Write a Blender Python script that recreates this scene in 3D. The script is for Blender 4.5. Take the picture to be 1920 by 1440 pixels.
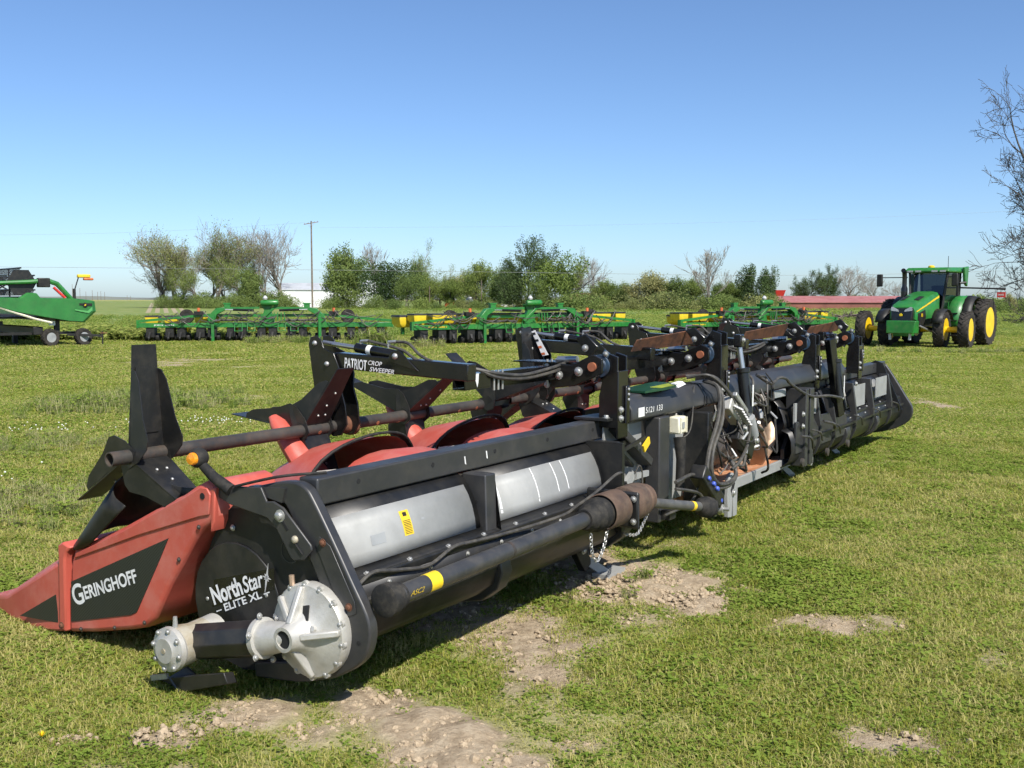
import bpy, bmesh, math, random
import numpy as np
from mathutils import Vector, Matrix
for _o in list(bpy.data.objects): bpy.data.objects.remove(_o, do_unlink=True)
scene = bpy.context.scene
COL = scene.collection
R = math.radians
# ------------------------------------------------------------------ camera
CAM_H = 1.6
cam = bpy.data.cameras.new('camera'); cam_o = bpy.data.objects.new('camera', cam); COL.objects.link(cam_o)
cam.sensor_width = 36.0; cam.lens = 36.0*1941/1920; cam.clip_start = 0.05; cam.clip_end = 9000
cam_o.location = (0, 0, CAM_H); cam_o.rotation_euler = (R(90-4.71), 0, 0)
scene.camera = cam_o
# ------------------------------------------------------------------ sky and sun
SUN_AZ, SUN_EL = 30.0, 47.0          # degrees right of straight behind the camera / above the horizon
sd = Vector((math.sin(R(SUN_AZ))*math.cos(R(SUN_EL)), -math.cos(R(SUN_AZ))*math.cos(R(SUN_EL)), math.sin(R(SUN_EL))))
world = bpy.data.worlds.new('World'); scene.world = world; world.use_nodes = True
wn = world.node_tree; wn.nodes.clear()
w_out = wn.nodes.new('ShaderNodeOutputWorld'); w_bg = wn.nodes.new('ShaderNodeBackground'); w_sky = wn.nodes.new('ShaderNodeTexSky')
w_sky.sky_type = 'NISHITA'; w_sky.sun_disc = False
w_sky.sun_elevation = R(SUN_EL); w_sky.sun_rotation = math.atan2(sd.x, sd.y)
w_sky.altitude = 0; w_sky.air_density = 0.8; w_sky.dust_density = 0.6; w_sky.ozone_density = 7.0
w_bg.inputs['Strength'].default_value = 0.106
wn.links.new(w_sky.outputs[0], w_bg.inputs[0]); wn.links.new(w_bg.outputs[0], w_out.inputs[0])
sun = bpy.data.lights.new('sun', 'SUN'); sun_o = bpy.data.objects.new('sun', sun); COL.objects.link(sun_o)
sun.energy = 4.6; sun.angle = R(0.53); sun.color = (1.0, 0.95, 0.87)
sun_o.rotation_euler = (-sd).to_track_quat('-Z', 'Y').to_euler(); sun_o.location = (8, -10, 14)
scene.view_settings.view_transform = 'Standard'; scene.view_settings.look = 'None'
scene.view_settings.exposure = 0.6; scene.view_settings.gamma = 1.0; scene.view_settings.use_curve_mapping = False
scene.render.engine = 'CYCLES'
scene.cycles.use_adaptive_sampling = True; scene.cycles.adaptive_threshold = .03; scene.cycles.max_bounces = 5; scene.cycles.diffuse_bounces = 2; scene.cycles.glossy_bounces = 3; scene.cycles.transparent_max_bounces = 8
# ------------------------------------------------------------------ helpers
def lerp(a, b, t): return tuple(x+(y-x)*t for x, y in zip(a, b))
def sstep(a, b, x):
    t = np.clip((x-a)/(b-a), 0, 1); return t*t*(3-2*t)
_nz = {}
def vnoise(x, y, seed=0):
    if seed not in _nz: _nz[seed] = np.random.RandomState(seed).rand(256, 256)
    T = _nz[seed]; x = np.asarray(x, float); y = np.asarray(y, float)
    xi = np.floor(x).astype(int); yi = np.floor(y).astype(int); fx = x-xi; fy = y-yi
    fx = fx*fx*(3-2*fx); fy = fy*fy*(3-2*fy)
    g = lambda i, j: T[(xi+i) % 256, (yi+j) % 256]
    return (g(0,0)*(1-fx)+g(1,0)*fx)*(1-fy)+(g(0,1)*(1-fx)+g(1,1)*fx)*fy
def fbm(x, y, seed=0, o=4):
    s = 0; a = .5; t = 0
    for k in range(o): s = s+a*vnoise(x*2**k, y*2**k, seed+k); t += a; a *= .5
    return s/t
def spline(pts, n=8):
    P = [Vector(p) for p in pts]; P = [P[0]*2-P[1]]+P+[P[-1]*2-P[-2]]; out = []
    for i in range(1, len(P)-2):
        for k in range(n):
            t = k/n; a, b, c, d = P[i-1], P[i], P[i+1], P[i+2]
            out.append(.5*((2*b)+(c-a)*t+(2*a-5*b+4*c-d)*t*t+(3*b-a-3*c+d)*t**3))
    out.append(P[-2]); return out
AX = {'x': lambda a, b, t: (t, a, b), 'y': lambda a, b, t: (a, t, b), 'z': lambda a, b, t: (a, b, t)}
class MB:
    def __init__(s): s.v = []; s.f = []; s.mi = []; s.cur = 0
    def m(s, i): s.cur = i; return s
    def add(s, V, F):
        o = len(s.v); s.v += [tuple(p) for p in V]
        for f in F: s.f.append(tuple(i+o for i in f)); s.mi.append(s.cur)
        return s
    def box(s, c, d, rot=None):
        x, y, z = d[0]/2, d[1]/2, d[2]/2
        V = [Vector((i*x, j*y, k*z)) for i in (-1, 1) for j in (-1, 1) for k in (-1, 1)]
        if rot is not None: V = [rot @ p for p in V]
        c = Vector(c)
        return s.add([p+c for p in V], [(0,1,3,2),(4,6,7,5),(0,4,5,1),(2,3,7,6),(0,2,6,4),(1,5,7,3)])
    def bx(s, x0, x1, y0, y1, z0, z1): return s.box(((x0+x1)/2,(y0+y1)/2,(z0+z1)/2), (x1-x0,y1-y0,z1-z0))
    def bar(s, p, q, w, h, up=(0,0,1), w2=None, h2=None):
        p, q = Vector(p), Vector(q); d = (q-p).normalized(); up = Vector(up)
        sx = d.cross(up)
        if sx.length < 1e-4: sx = d.cross(Vector((1,0,0)))
        sx.normalize(); sy = sx.cross(d); w2 = w if w2 is None else w2; h2 = h if h2 is None else h2
        V = [p+sx*i*w/2+sy*j*h/2 for i, j in ((-1,-1),(1,-1),(1,1),(-1,1))]+[q+sx*i*w2/2+sy*j*h2/2 for i, j in ((-1,-1),(1,-1),(1,1),(-1,1))]
        return s.add(V, [(3,2,1,0),(4,5,6,7),(0,1,5,4),(1,2,6,5),(2,3,7,6),(3,0,4,7)])
    def tube(s, pts, r, n=8, caps=True):
        P = [Vector(p) for p in pts]; rr = r if isinstance(r, (list, tuple)) else [r]*len(P)
        V = []; prev = None
        for i, p in enumerate(P):
            d = (P[min(i+1, len(P)-1)]-P[max(i-1, 0)])
            d = d.normalized() if d.length > 1e-9 else Vector((0,0,1))
            if prev is None:
                a = d.cross(Vector((0,0,1)))
                if a.length < .05: a = d.cross(Vector((1,0,0)))
            else: a = prev-d*prev.dot(d)
            a.normalize(); prev = a; b = d.cross(a)
            V += [p+(a*math.cos(2*math.pi*k/n)+b*math.sin(2*math.pi*k/n))*rr[i] for k in range(n)]
        F = []
        for i in range(len(P)-1):
            for k in range(n): F.append((i*n+k, i*n+(k+1) % n, (i+1)*n+(k+1) % n, (i+1)*n+k))
        if caps: F += [tuple(range(n))[::-1], tuple(range((len(P)-1)*n, len(P)*n))]
        return s.add(V, F)
    def lathe(s, prof, c, axis, n=24, closed=False):
        # prof: (radius, distance along axis)
        ax = Vector(axis).normalized(); a = ax.cross(Vector((0,0,1)))
        if a.length < .05: a = ax.cross(Vector((1,0,0)))
        a.normalize(); b = ax.cross(a); c = Vector(c); V = []; F = []
        for r, t in prof: V += [c+ax*t+(a*math.cos(2*math.pi*k/n)+b*math.sin(2*math.pi*k/n))*r for k in range(n)]
        m = len(prof)
        for i in range(m-1 if not closed else m):
            j = (i+1) % m
            for k in range(n): F.append((i*n+k, i*n+(k+1) % n, j*n+(k+1) % n, j*n+k))
        if not closed:
            if prof[0][0] > 1e-5: F.append(tuple(range(n))[::-1])
            if prof[-1][0] > 1e-5: F.append(tuple(range((m-1)*n, m*n)))
        return s.add(V, F)
    def prism(s, poly, ax, t0, t1):
        n = len(poly); f = AX[ax]; V = [f(a, b, t0) for a, b in poly]+[f(a, b, t1) for a, b in poly]
        return s.add(V, [tuple(range(n))[::-1], tuple(range(n, 2*n))]+[(i, (i+1) % n, n+(i+1) % n, n+i) for i in range(n)])
    def slab(s, poly, vec):
        n = len(poly); vec = Vector(vec); V = [Vector(p) for p in poly]+[Vector(p)+vec for p in poly]
        return s.add(V, [tuple(range(n))[::-1], tuple(range(n, 2*n))]+[(i, (i+1) % n, n+(i+1) % n, n+i) for i in range(n)])
    def grid(s, rows, closed=False):
        m = len(rows[0]); V = [p for r in rows for p in r]; F = []
        for i in range(len(rows)-1):
            for k in range(m if closed else m-1): F.append((i*m+k, i*m+(k+1) % m, (i+1)*m+(k+1) % m, (i+1)*m+k))
        return s.add(V, F)
    def loft(s, rows):
        m = len(rows[0]); o = len(s.v); s.grid(rows, True)
        s.f += [tuple(range(o, o+m))[::-1], tuple(range(o+(len(rows)-1)*m, o+len(rows)*m))]; s.mi += [s.cur]*2; return s
    def mesh(s, name, mats, smooth=True, ang=38):
        me = bpy.data.meshes.new(name); me.from_pydata(s.v, [], s.f)
        for m in (mats if isinstance(mats, (list, tuple)) else [mats]): me.materials.append(m)
        if any(s.mi): me.polygons.foreach_set('material_index', s.mi)
        bm = bmesh.new(); bm.from_mesh(me); bmesh.ops.recalc_face_normals(bm, faces=bm.faces); bm.to_mesh(me); bm.free()
        if smooth:
            me.polygons.foreach_set('use_smooth', [True]*len(me.polygons)); me.set_sharp_from_angle(angle=R(ang))
        me.update(); return me
    def build(s, name, mats, parent=None, bevel=0, solid=0, smooth=True, ang=38, seg=2):
        o = bpy.data.objects.new(name, s.mesh(name, mats, smooth, ang)); COL.objects.link(o)
        if parent is not None: o.parent = parent
        if solid:
            md = o.modifiers.new('thickness', 'SOLIDIFY'); md.thickness = solid; md.offset = 0
        if bevel:
            md = o.modifiers.new('bevel', 'BEVEL'); md.width = bevel; md.segments = seg; md.limit_method = 'ANGLE'; md.angle_limit = R(40); md.use_clamp_overlap = True
            md.harden_normals = False
        return o
def empty(name, loc=(0,0,0), rz=0, parent=None, scale=1):
    o = bpy.data.objects.new(name, None); COL.objects.link(o); o.location = loc; o.rotation_euler = (0,0,rz); o.empty_display_size = .2
    o.scale = (scale,)*3
    if parent is not None: o.parent = parent
    return o
def tag(o, label=None, cat=None, group=None, kind=None):
    if label: o['label'] = label
    if cat: o['category'] = cat
    if group: o['group'] = group
    if kind: o['kind'] = kind
    return o
def inst(me, name, parent, loc=(0,0,0), rot=(0,0,0), scale=(1,1,1)):
    o = bpy.data.objects.new(name, me); COL.objects.link(o); o.parent = parent
    o.location = loc; o.rotation_euler = rot; o.scale = scale if isinstance(scale, (tuple, list)) else (scale,)*3
    return o
def copy_tree(o, parent=None):
    c = o.copy(); COL.objects.link(c); c.parent = parent
    for ch in list(o.children): copy_tree(ch, c)
    return c
def text(name, body, org, xd, yd, width, height, mat, parent, bold=.0, shear=0, thick=.0015, flat=False):
    cu = bpy.data.curves.new('t', 'FONT'); cu.body = body; cu.size = 1; cu.offset = bold; cu.shear = shear; cu.extrude = 0
    t = bpy.data.objects.new('t', cu); COL.objects.link(t)
    dg = bpy.context.evaluated_depsgraph_get(); me = bpy.data.meshes.new_from_object(t.evaluated_get(dg))
    bpy.data.objects.remove(t, do_unlink=True)
    n = len(me.vertices); co = np.empty(n*3); me.vertices.foreach_get('co', co); co = co.reshape(-1, 3)
    lo, hi = co.min(0), co.max(0); X = Vector(xd).normalized(); Y = Vector(yd); Y = (Y-X*Y.dot(X)).normalized(); Z = X.cross(Y)
    sx = width/(hi[0]-lo[0]); sy = height/(hi[1]-lo[1])
    out = np.array(org)+np.outer((co[:,0]-lo[0])*sx, X)+np.outer((co[:,1]-lo[1])*sy, Y)+np.array(Z)*thick
    me.vertices.foreach_set('co', out.ravel()); me.materials.clear(); me.materials.append(mat); me.update(); me.name = name
    o = bpy.data.objects.new(name, me); COL.objects.link(o); o.parent = parent; return o
# ------------------------------------------------------------------ materials
def srgb(r, g, b):
    f = lambda c: c/12.92 if c <= .04045 else ((c+.055)/1.055)**2.4
    return tuple(f(c/255) for c in (r, g, b))
def mat(name, col, rough=.5, metal=0, col2=None, nscale=6., amt=.35, bump=0, bscale=60., spec=.5, coat=0, dust=None, damt=.3, ramp=(.4,.65), rvar=.12):
    m = bpy.data.materials.new(name); m.use_nodes = True; nt = m.node_tree; N = nt.nodes; L = nt.links
    b = N['Principled BSDF']; b.inputs['Roughness'].default_value = rough; b.inputs['Metallic'].default_value = metal
    b.inputs['Specular IOR Level'].default_value = spec
    if coat: b.inputs['Coat Weight'].default_value = coat; b.inputs['Coat Roughness'].default_value = .12
    tc = N.new('ShaderNodeTexCoord'); nz = N.new('ShaderNodeTexNoise'); nz.inputs['Scale'].default_value = nscale; nz.inputs['Detail'].default_value = 6; nz.inputs['Roughness'].default_value = .62
    L.new(tc.outputs['Object'], nz.inputs['Vector'])
    rp = N.new('ShaderNodeMapRange'); rp.inputs[1].default_value = ramp[0]; rp.inputs[2].default_value = ramp[1]; L.new(nz.outputs['Fac'], rp.inputs[0])
    mx = N.new('ShaderNodeMix'); mx.data_type = 'RGBA'; mx.inputs[6].default_value = (*col, 1)
    c2 = col2 if col2 else tuple(min(1, c*(1-amt)) for c in col); mx.inputs[7].default_value = (*c2, 1)
    L.new(rp.outputs[0], mx.inputs[0]); last = mx.outputs[2]
    if dust:
        n2 = N.new('ShaderNodeTexNoise'); n2.inputs['Scale'].default_value = nscale*2.7; n2.inputs['Detail'].default_value = 8; n2.inputs['Roughness'].default_value = .7; L.new(tc.outputs['Object'], n2.inputs['Vector'])
        r2 = N.new('ShaderNodeMapRange'); r2.inputs[1].default_value = .45; r2.inputs[2].default_value = .75; r2.inputs[4].default_value = damt; L.new(n2.outputs['Fac'], r2.inputs[0])
        m2 = N.new('ShaderNodeMix'); m2.data_type = 'RGBA'; m2.inputs[7].default_value = (*dust, 1); L.new(last, m2.inputs[6]); L.new(r2.outputs[0], m2.inputs[0]); last = m2.outputs[2]
    L.new(last, b.inputs['Base Color'])
    if rvar:
        rr = N.new('ShaderNodeMapRange'); rr.inputs[3].default_value = max(.02, rough-rvar); rr.inputs[4].default_value = min(1, rough+rvar); L.new(nz.outputs['Fac'], rr.inputs[0]); L.new(rr.outputs[0], b.inputs['Roughness'])
    if bump:
        n3 = N.new('ShaderNodeTexNoise'); n3.inputs['Scale'].default_value = bscale; n3.inputs['Detail'].default_value = 4; L.new(tc.outputs['Object'], n3.inputs['Vector'])
        bp = N.new('ShaderNodeBump'); bp.inputs['Strength'].default_value = bump; bp.inputs['Distance'].default_value = .01; L.new(n3.outputs['Fac'], bp.inputs['Height']); L.new(bp.outputs[0], b.inputs['Normal'])
    return m
DUST = (.22, .19, .14)
M = {}
M['black'] = mat('black_paint', (.010,.0105,.011), .4, col2=(.017,.017,.017), nscale=3, dust=DUST, damt=.12, spec=.45)
M['blackglossy'] = mat('black_gloss_paint', (.006,.006,.0065), .22, col2=(.01,.01,.01), nscale=3, dust=DUST, damt=.04)
M['blackmatt'] = mat('black_plastic', (.012,.012,.0115), .5, col2=(.02,.02,.019), nscale=4, dust=DUST, damt=.08, spec=.35)
M['charcoal'] = mat('charcoal_paint', (.026,.027,.029), .42, col2=(.036,.036,.037), nscale=3, dust=DUST, damt=.12)
M['rubber'] = mat('rubber', (.016,.016,.016), .75, col2=(.03,.029,.027), nscale=8, dust=DUST, damt=.2, spec=.2)
M['tyre'] = mat('tyre_rubber', (.022,.021,.02), .8, col2=(.045,.04,.035), nscale=5, dust=(.16,.13,.1), damt=.35, spec=.15)
M['hose'] = mat('hydraulic_hose', (.03,.029,.027), .55, col2=(.07,.065,.055), nscale=14, dust=DUST, damt=.3)
M['red'] = mat('faded_red_plastic', (.49,.092,.064), .47, col2=(.43,.076,.053), nscale=2.2, dust=(.55,.27,.22), damt=.4, bump=.06, bscale=160)
M['redlip'] = mat('red_plastic_lip', (.5,.1,.07), .45, nscale=3, amt=.15)
M['perf'] = None
M['galv'] = mat('galvanised_sheet', (.31,.315,.305), .6, .12, col2=(.25,.255,.245), nscale=4, dust=(.38,.37,.34), damt=.25, bump=.02)
M['zinc'] = mat('zinc_bolt', (.46,.46,.44), .42, .6, nscale=30, amt=.25)
M['alu'] = mat('cast_aluminium', (.5,.49,.455), .48, .35, col2=(.38,.37,.33), nscale=9, dust=(.3,.27,.2), damt=.25, bump=.12, bscale=140)
M['aludirty'] = mat('dirty_cast_aluminium', (.46,.43,.35), .55, .3, col2=(.3,.25,.16), nscale=9, dust=(.3,.22,.12), damt=.4, bump=.15, bscale=140)
M['chrome'] = mat('chrome_rod', (.5,.5,.5), .3, .85, nscale=10, amt=.1)
M['rust'] = mat('rusty_steel', (.16,.062,.028), .8, 0, col2=(.05,.024,.016), nscale=9, dust=(.3,.13,.06), damt=.4, bump=.3, bscale=70)
M['rustorange'] = mat('orange_rust_pan', (.5,.24,.12), .55, .1, col2=(.4,.16,.07), nscale=5, dust=(.55,.42,.3), damt=.6)
M['brown'] = mat('brown_weathered_rubber', (.11,.066,.043), .75, col2=(.055,.036,.027), nscale=7, dust=(.2,.15,.1), damt=.35, bump=.2, bscale=60)
M['worn'] = mat('worn_flighting', (.45,.33,.24), .45, .5, col2=(.3,.2,.13), nscale=7, dust=(.4,.25,.15), damt=.3)
M['oldtube'] = mat('worn_black_tube', (.03,.029,.027), .5, col2=(.055,.05,.043), nscale=6, dust=(.2,.1,.05), damt=.22)
M['shaftgrey'] = mat('dark_grey_shaft_paint', (.03,.031,.033), .45, col2=(.045,.045,.046), nscale=5, dust=DUST, damt=.18)
M['blue'] = mat('blue_paint', (.03,.07,.13), .45, col2=(.02,.025,.035), nscale=14)
M['bluecap'] = mat('blue_plastic', (.06,.11,.5), .45, nscale=6)
M['yellow'] = mat('yellow_label', (.8,.56,.02), .5, col2=(.68,.45,.02), nscale=5, dust=DUST, damt=.1)
M['white'] = mat('white_print', (.78,.78,.76), .5, nscale=14, amt=.2)
M['silver'] = mat('silver_print', (.6,.6,.6), .4, .2, nscale=14, amt=.35)
M['cream'] = mat('cream_plastic', (.72,.7,.56), .5, col2=(.6,.56,.42), nscale=8)
M['amber'] = mat('amber_lens', (.85,.3,.015), .18, nscale=50, amt=.4, coat=.6)
M['greylight'] = mat('grey_rubber_guard', (.36,.345,.31), .7, col2=(.25,.235,.21), nscale=8, dust=(.4,.36,.3), damt=.3)
M['orange'] = mat('orange_plastic', (.65,.16,.05), .5, nscale=8)
M['green'] = mat('green_machine_paint', (.017,.18,.028), .4, col2=(.012,.125,.022), nscale=2.2, dust=(.16,.2,.09), damt=.3, coat=.1)
M['greenshield'] = mat('green_moulded_plastic', (.025,.165,.034), .42, col2=(.018,.125,.026), nscale=2, dust=(.15,.25,.1), damt=.12)
M['jyellow'] = mat('yellow_machine_paint', (.8,.55,.01), .4, col2=(.7,.45,.01), nscale=3, coat=.15)
M['hopper'] = mat('yellow_moulded_plastic', (.78,.58,.03), .45, col2=(.66,.46,.02), nscale=3, dust=(.5,.42,.2), damt=.15)
M['glass'] = mat('tinted_glass', (.012,.016,.016), .04, nscale=2, amt=.2, coat=.5, rvar=0)
M['lens'] = mat('headlamp_lens', (.35,.37,.38), .1, nscale=30, amt=.4, coat=.5)
M['grey'] = mat('grey_paint', (.3,.31,.31), .5, nscale=5, amt=.25)
M['signred'] = mat('red_sign', (.6,.04,.03), .5, nscale=8)
M['wood'] = mat('weathered_wood', (.2,.16,.125), .85, col2=(.12,.095,.075), nscale=4, bump=.2, bscale=20)
M['bark'] = mat('grey_bark', (.22,.195,.165), .9, col2=(.075,.064,.052), nscale=1.4)
M['barkdark'] = mat('dark_bark', (.075,.066,.056), .9, col2=(.035,.03,.026), nscale=1.4)
M['twig'] = mat('bare_twigs', (.3,.27,.225), .9, col2=(.2,.175,.145), nscale=.7)
M['shedwhite'] = mat('white_metal_cladding', (.74,.75,.75), .5, col2=(.64,.65,.66), nscale=.6)
M['shedroof'] = mat('grey_metal_roof', (.55,.57,.58), .45, .2, nscale=.5, amt=.2)
M['redroof'] = mat('faded_red_metal_roof', (.36,.135,.12), .5, col2=(.28,.095,.085), nscale=.5, dust=(.5,.3,.28), damt=.3)
M['redwall'] = mat('red_brown_wall', (.24,.085,.06), .7, col2=(.16,.055,.04), nscale=.5)
M['dark'] = mat('hole_shade_and_print_black', (.01,.01,.01), .8, nscale=2)  # near-black: painted shade inside holes and slots, also black print
def perfmat():
    m = mat('perforated_black_decal', (.013,.0145,.0145), .36, nscale=4); N = m.node_tree.nodes; L = m.node_tree.links; b = N['Principled BSDF']
    tc = N.new('ShaderNodeTexCoord'); mp = N.new('ShaderNodeMapping'); mp.inputs['Scale'].default_value = (0, 95, 95); mp.inputs['Rotation'].default_value = (R(40), 0, 0)
    L.new(tc.outputs['Object'], mp.inputs[0]); v = N.new('ShaderNodeTexVoronoi'); v.inputs['Scale'].default_value = 1; v.inputs['Randomness'].default_value = 0; L.new(mp.outputs[0], v.inputs[0])
    r = N.new('ShaderNodeMapRange'); r.inputs[1].default_value = .3; r.inputs[2].default_value = .36; L.new(v.outputs['Distance'], r.inputs[0])
    x = N.new('ShaderNodeMix'); x.data_type = 'RGBA'; x.inputs[6].default_value = (.002,.002,.002,1); x.inputs[7].default_value = (.03,.034,.034,1); L.new(r.outputs[0], x.inputs[0]); L.new(x.outputs[2], b.inputs['Base Color']); return m
M['perf'] = perfmat()
def leafmat(name, c1, c2, c3=None, wscale=.35, trans=.3):
    m = bpy.data.materials.new(name); m.use_nodes = True; nt = m.node_tree; N = nt.nodes; L = nt.links; N.remove(N['Principled BSDF']); out = N['Material Output']
    oi = N.new('ShaderNodeObjectInfo'); ge = N.new('ShaderNodeNewGeometry')
    nz = N.new('ShaderNodeTexNoise'); nz.inputs['Scale'].default_value = wscale; nz.inputs['Detail'].default_value = 4; L.new(ge.outputs['Position'], nz.inputs['Vector'])
    ad = N.new('ShaderNodeMath'); ad.operation = 'MULTIPLY_ADD'; L.new(oi.outputs['Random'], ad.inputs[0]); ad.inputs[1].default_value = .45; L.new(nz.outputs['Fac'], ad.inputs[2])
    ad2 = N.new('ShaderNodeMath'); ad2.operation = 'MULTIPLY_ADD'; L.new(ge.outputs['Random Per Island'], ad2.inputs[0]); ad2.inputs[1].default_value = .3; L.new(ad.outputs[0], ad2.inputs[2])
    cr = N.new('ShaderNodeValToRGB'); L.new(ad2.outputs[0], cr.inputs[0]); e = cr.color_ramp.elements
    e[0].position = .42; e[0].color = (*c1, 1); e[1].position = .97; e[1].color = (*(c3 or c2), 1)
    if c3: q = e.new(.72); q.color = (*c2, 1)
    df = N.new('ShaderNodeBsdfDiffuse'); tr = N.new('ShaderNodeBsdfTranslucent'); mx = N.new('ShaderNodeMixShader'); mx.inputs[0].default_value = trans
    L.new(cr.outputs[0], df.inputs[0]); L.new(cr.outputs[0], tr.inputs[0]); L.new(df.outputs[0], mx.inputs[1]); L.new(tr.outputs[0], mx.inputs[2]); L.new(mx.outputs[0], out.inputs[0]); return m
M['grass'] = leafmat('mown_grass_blades', (.145,.205,.022), (.35,.355,.066), (.53,.48,.19), .5, .45)
M['clover'] = leafmat('clover_leaves', (.135,.215,.03), (.25,.325,.06), None, .6, .45)
M['flower'] = mat('clover_flower', (.7,.7,.62), .8, nscale=20, amt=.2)
M['dandelion'] = mat('dandelion_flower', (.85,.6,.01), .7, nscale=20, amt=.2)
M['crop'] = leafmat('field_crop_leaves', (.085,.17,.03), (.17,.265,.05), (.3,.34,.09), .05, .4)
M['weed'] = leafmat('tall_weed_leaves', (.11,.18,.035), (.21,.28,.07), (.4,.38,.18), .3, .4)
M['leafspring'] = leafmat('spring_leaves', (.14,.2,.05), (.25,.31,.09), None, .25, .4)
M['leafmid'] = leafmat('mid_green_leaves', (.10,.15,.045), (.2,.26,.08), None, .25, .35)
M['leafdark'] = leafmat('dark_evergreen_leaves', (.04,.07,.03), (.09,.13,.05), None, .25, .25)
M['leafolive'] = leafmat('olive_bud_leaves', (.17,.205,.075), (.28,.295,.115), None, .25, .4)
M['leafpale'] = leafmat('pale_spring_leaves', (.24,.26,.1), (.37,.36,.16), None, .25, .4)
M['hazed_farwood'] = leafmat('hazed_far_wood_foliage', (.13,.15,.14), (.17,.185,.17), None, .02, .1)  # foliage greyed, distance haze painted into the colour
# ================================================================== SETTING
def zg(x, y):
    d = np.hypot(x, y); return -0.46*sstep(9, 40, d)
def zgs(x, y): return float(zg(np.float64(x), np.float64(y)))
# bare-soil patches: centre x, y, radii, strength, mound height
DIRT = [(0.69,5.71,0.51,0.44,1.00,0.05),(1.04,5.35,0.22,0.19,0.90,0.04),(0.10,4.87,0.31,0.48,0.75,0.00),(0.11,4.27,0.18,0.31,0.70,0.00),(-0.15,4.75,0.20,0.46,0.55,0.00),(-0.54,3.93,0.21,0.24,1.00,0.02),(-0.26,3.70,0.26,0.21,1.00,0.05),(-0.11,3.50,0.22,0.13,1.00,0.03),
        (-1.04,3.85,0.22,0.14,1.00,0.04),(-1.28,3.64,0.17,0.14,0.90,0.03),(-1.62,3.66,0.14,0.14,0.60,0.02),(-0.78,3.68,0.16,0.14,0.70,0.02),(1.53,4.99,0.36,0.19,0.7,0.0),(1.45,3.68,0.26,0.2,.8,0.0),(-0.45,5.35,0.34,0.58,0.70,0.00),(0.32,6.12,0.39,0.50,0.80,0.02),
        (6.78,17.25,0.54,1.16,0.50,0.00),(-10.66,32.81,1.86,2.80,0.60,0.00),(-6.43,31.16,1.45,2.52,0.50,0.00),(0.27,3.64,0.12,0.09,0.50,0.00),(0.64,5.08,0.24,0.17,0.50,0.00),(2.17,4.47,0.14,0.14,0.50,0.00),(-.3,3.1,.7,.2,.9,.02),(-1.3,3.2,.5,.18,.7,0)]
def dirt_mask(x, y):
    m = np.zeros_like(x); h = np.zeros_like(x)
    wx = x+.28*(fbm(x*2.1, y*2.1, 11)-.5)+.12*(fbm(x*7, y*7, 15)-.5); wy = y+.28*(fbm(x*2.1+9, y*2.1, 12)-.5)+.12*(fbm(x*7+3, y*7, 16)-.5)
    for cx, cy, rx, ry, s, hh in DIRT:
        d = np.sqrt(((wx-cx)/rx)**2+((wy-cy)/ry)**2); k = s*(1-sstep(.2, 1.75, d)); m = np.maximum(m, k); h = h+.4*hh*(1-sstep(.2, 1.2, d))
    m = np.clip(m*1.1+.9*(fbm(x*3.2, y*3.2, 21)-.5)*(m > .02)+.55*sstep(.62, .8, fbm(x*.9, y*.9, 31)), 0, 1)
    return m, h
def lines(a, b, step, far, g=1.16):
    c = list(np.arange(a, b+1e-6, step)); s = step; hi = []; v = b
    while v < far: s *= g; v += s; hi.append(v)
    s = step; lo = []; v = a
    while v > -far: s *= g; v -= s; lo.append(v)
    return np.array(lo[::-1]+c+hi)
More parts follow.
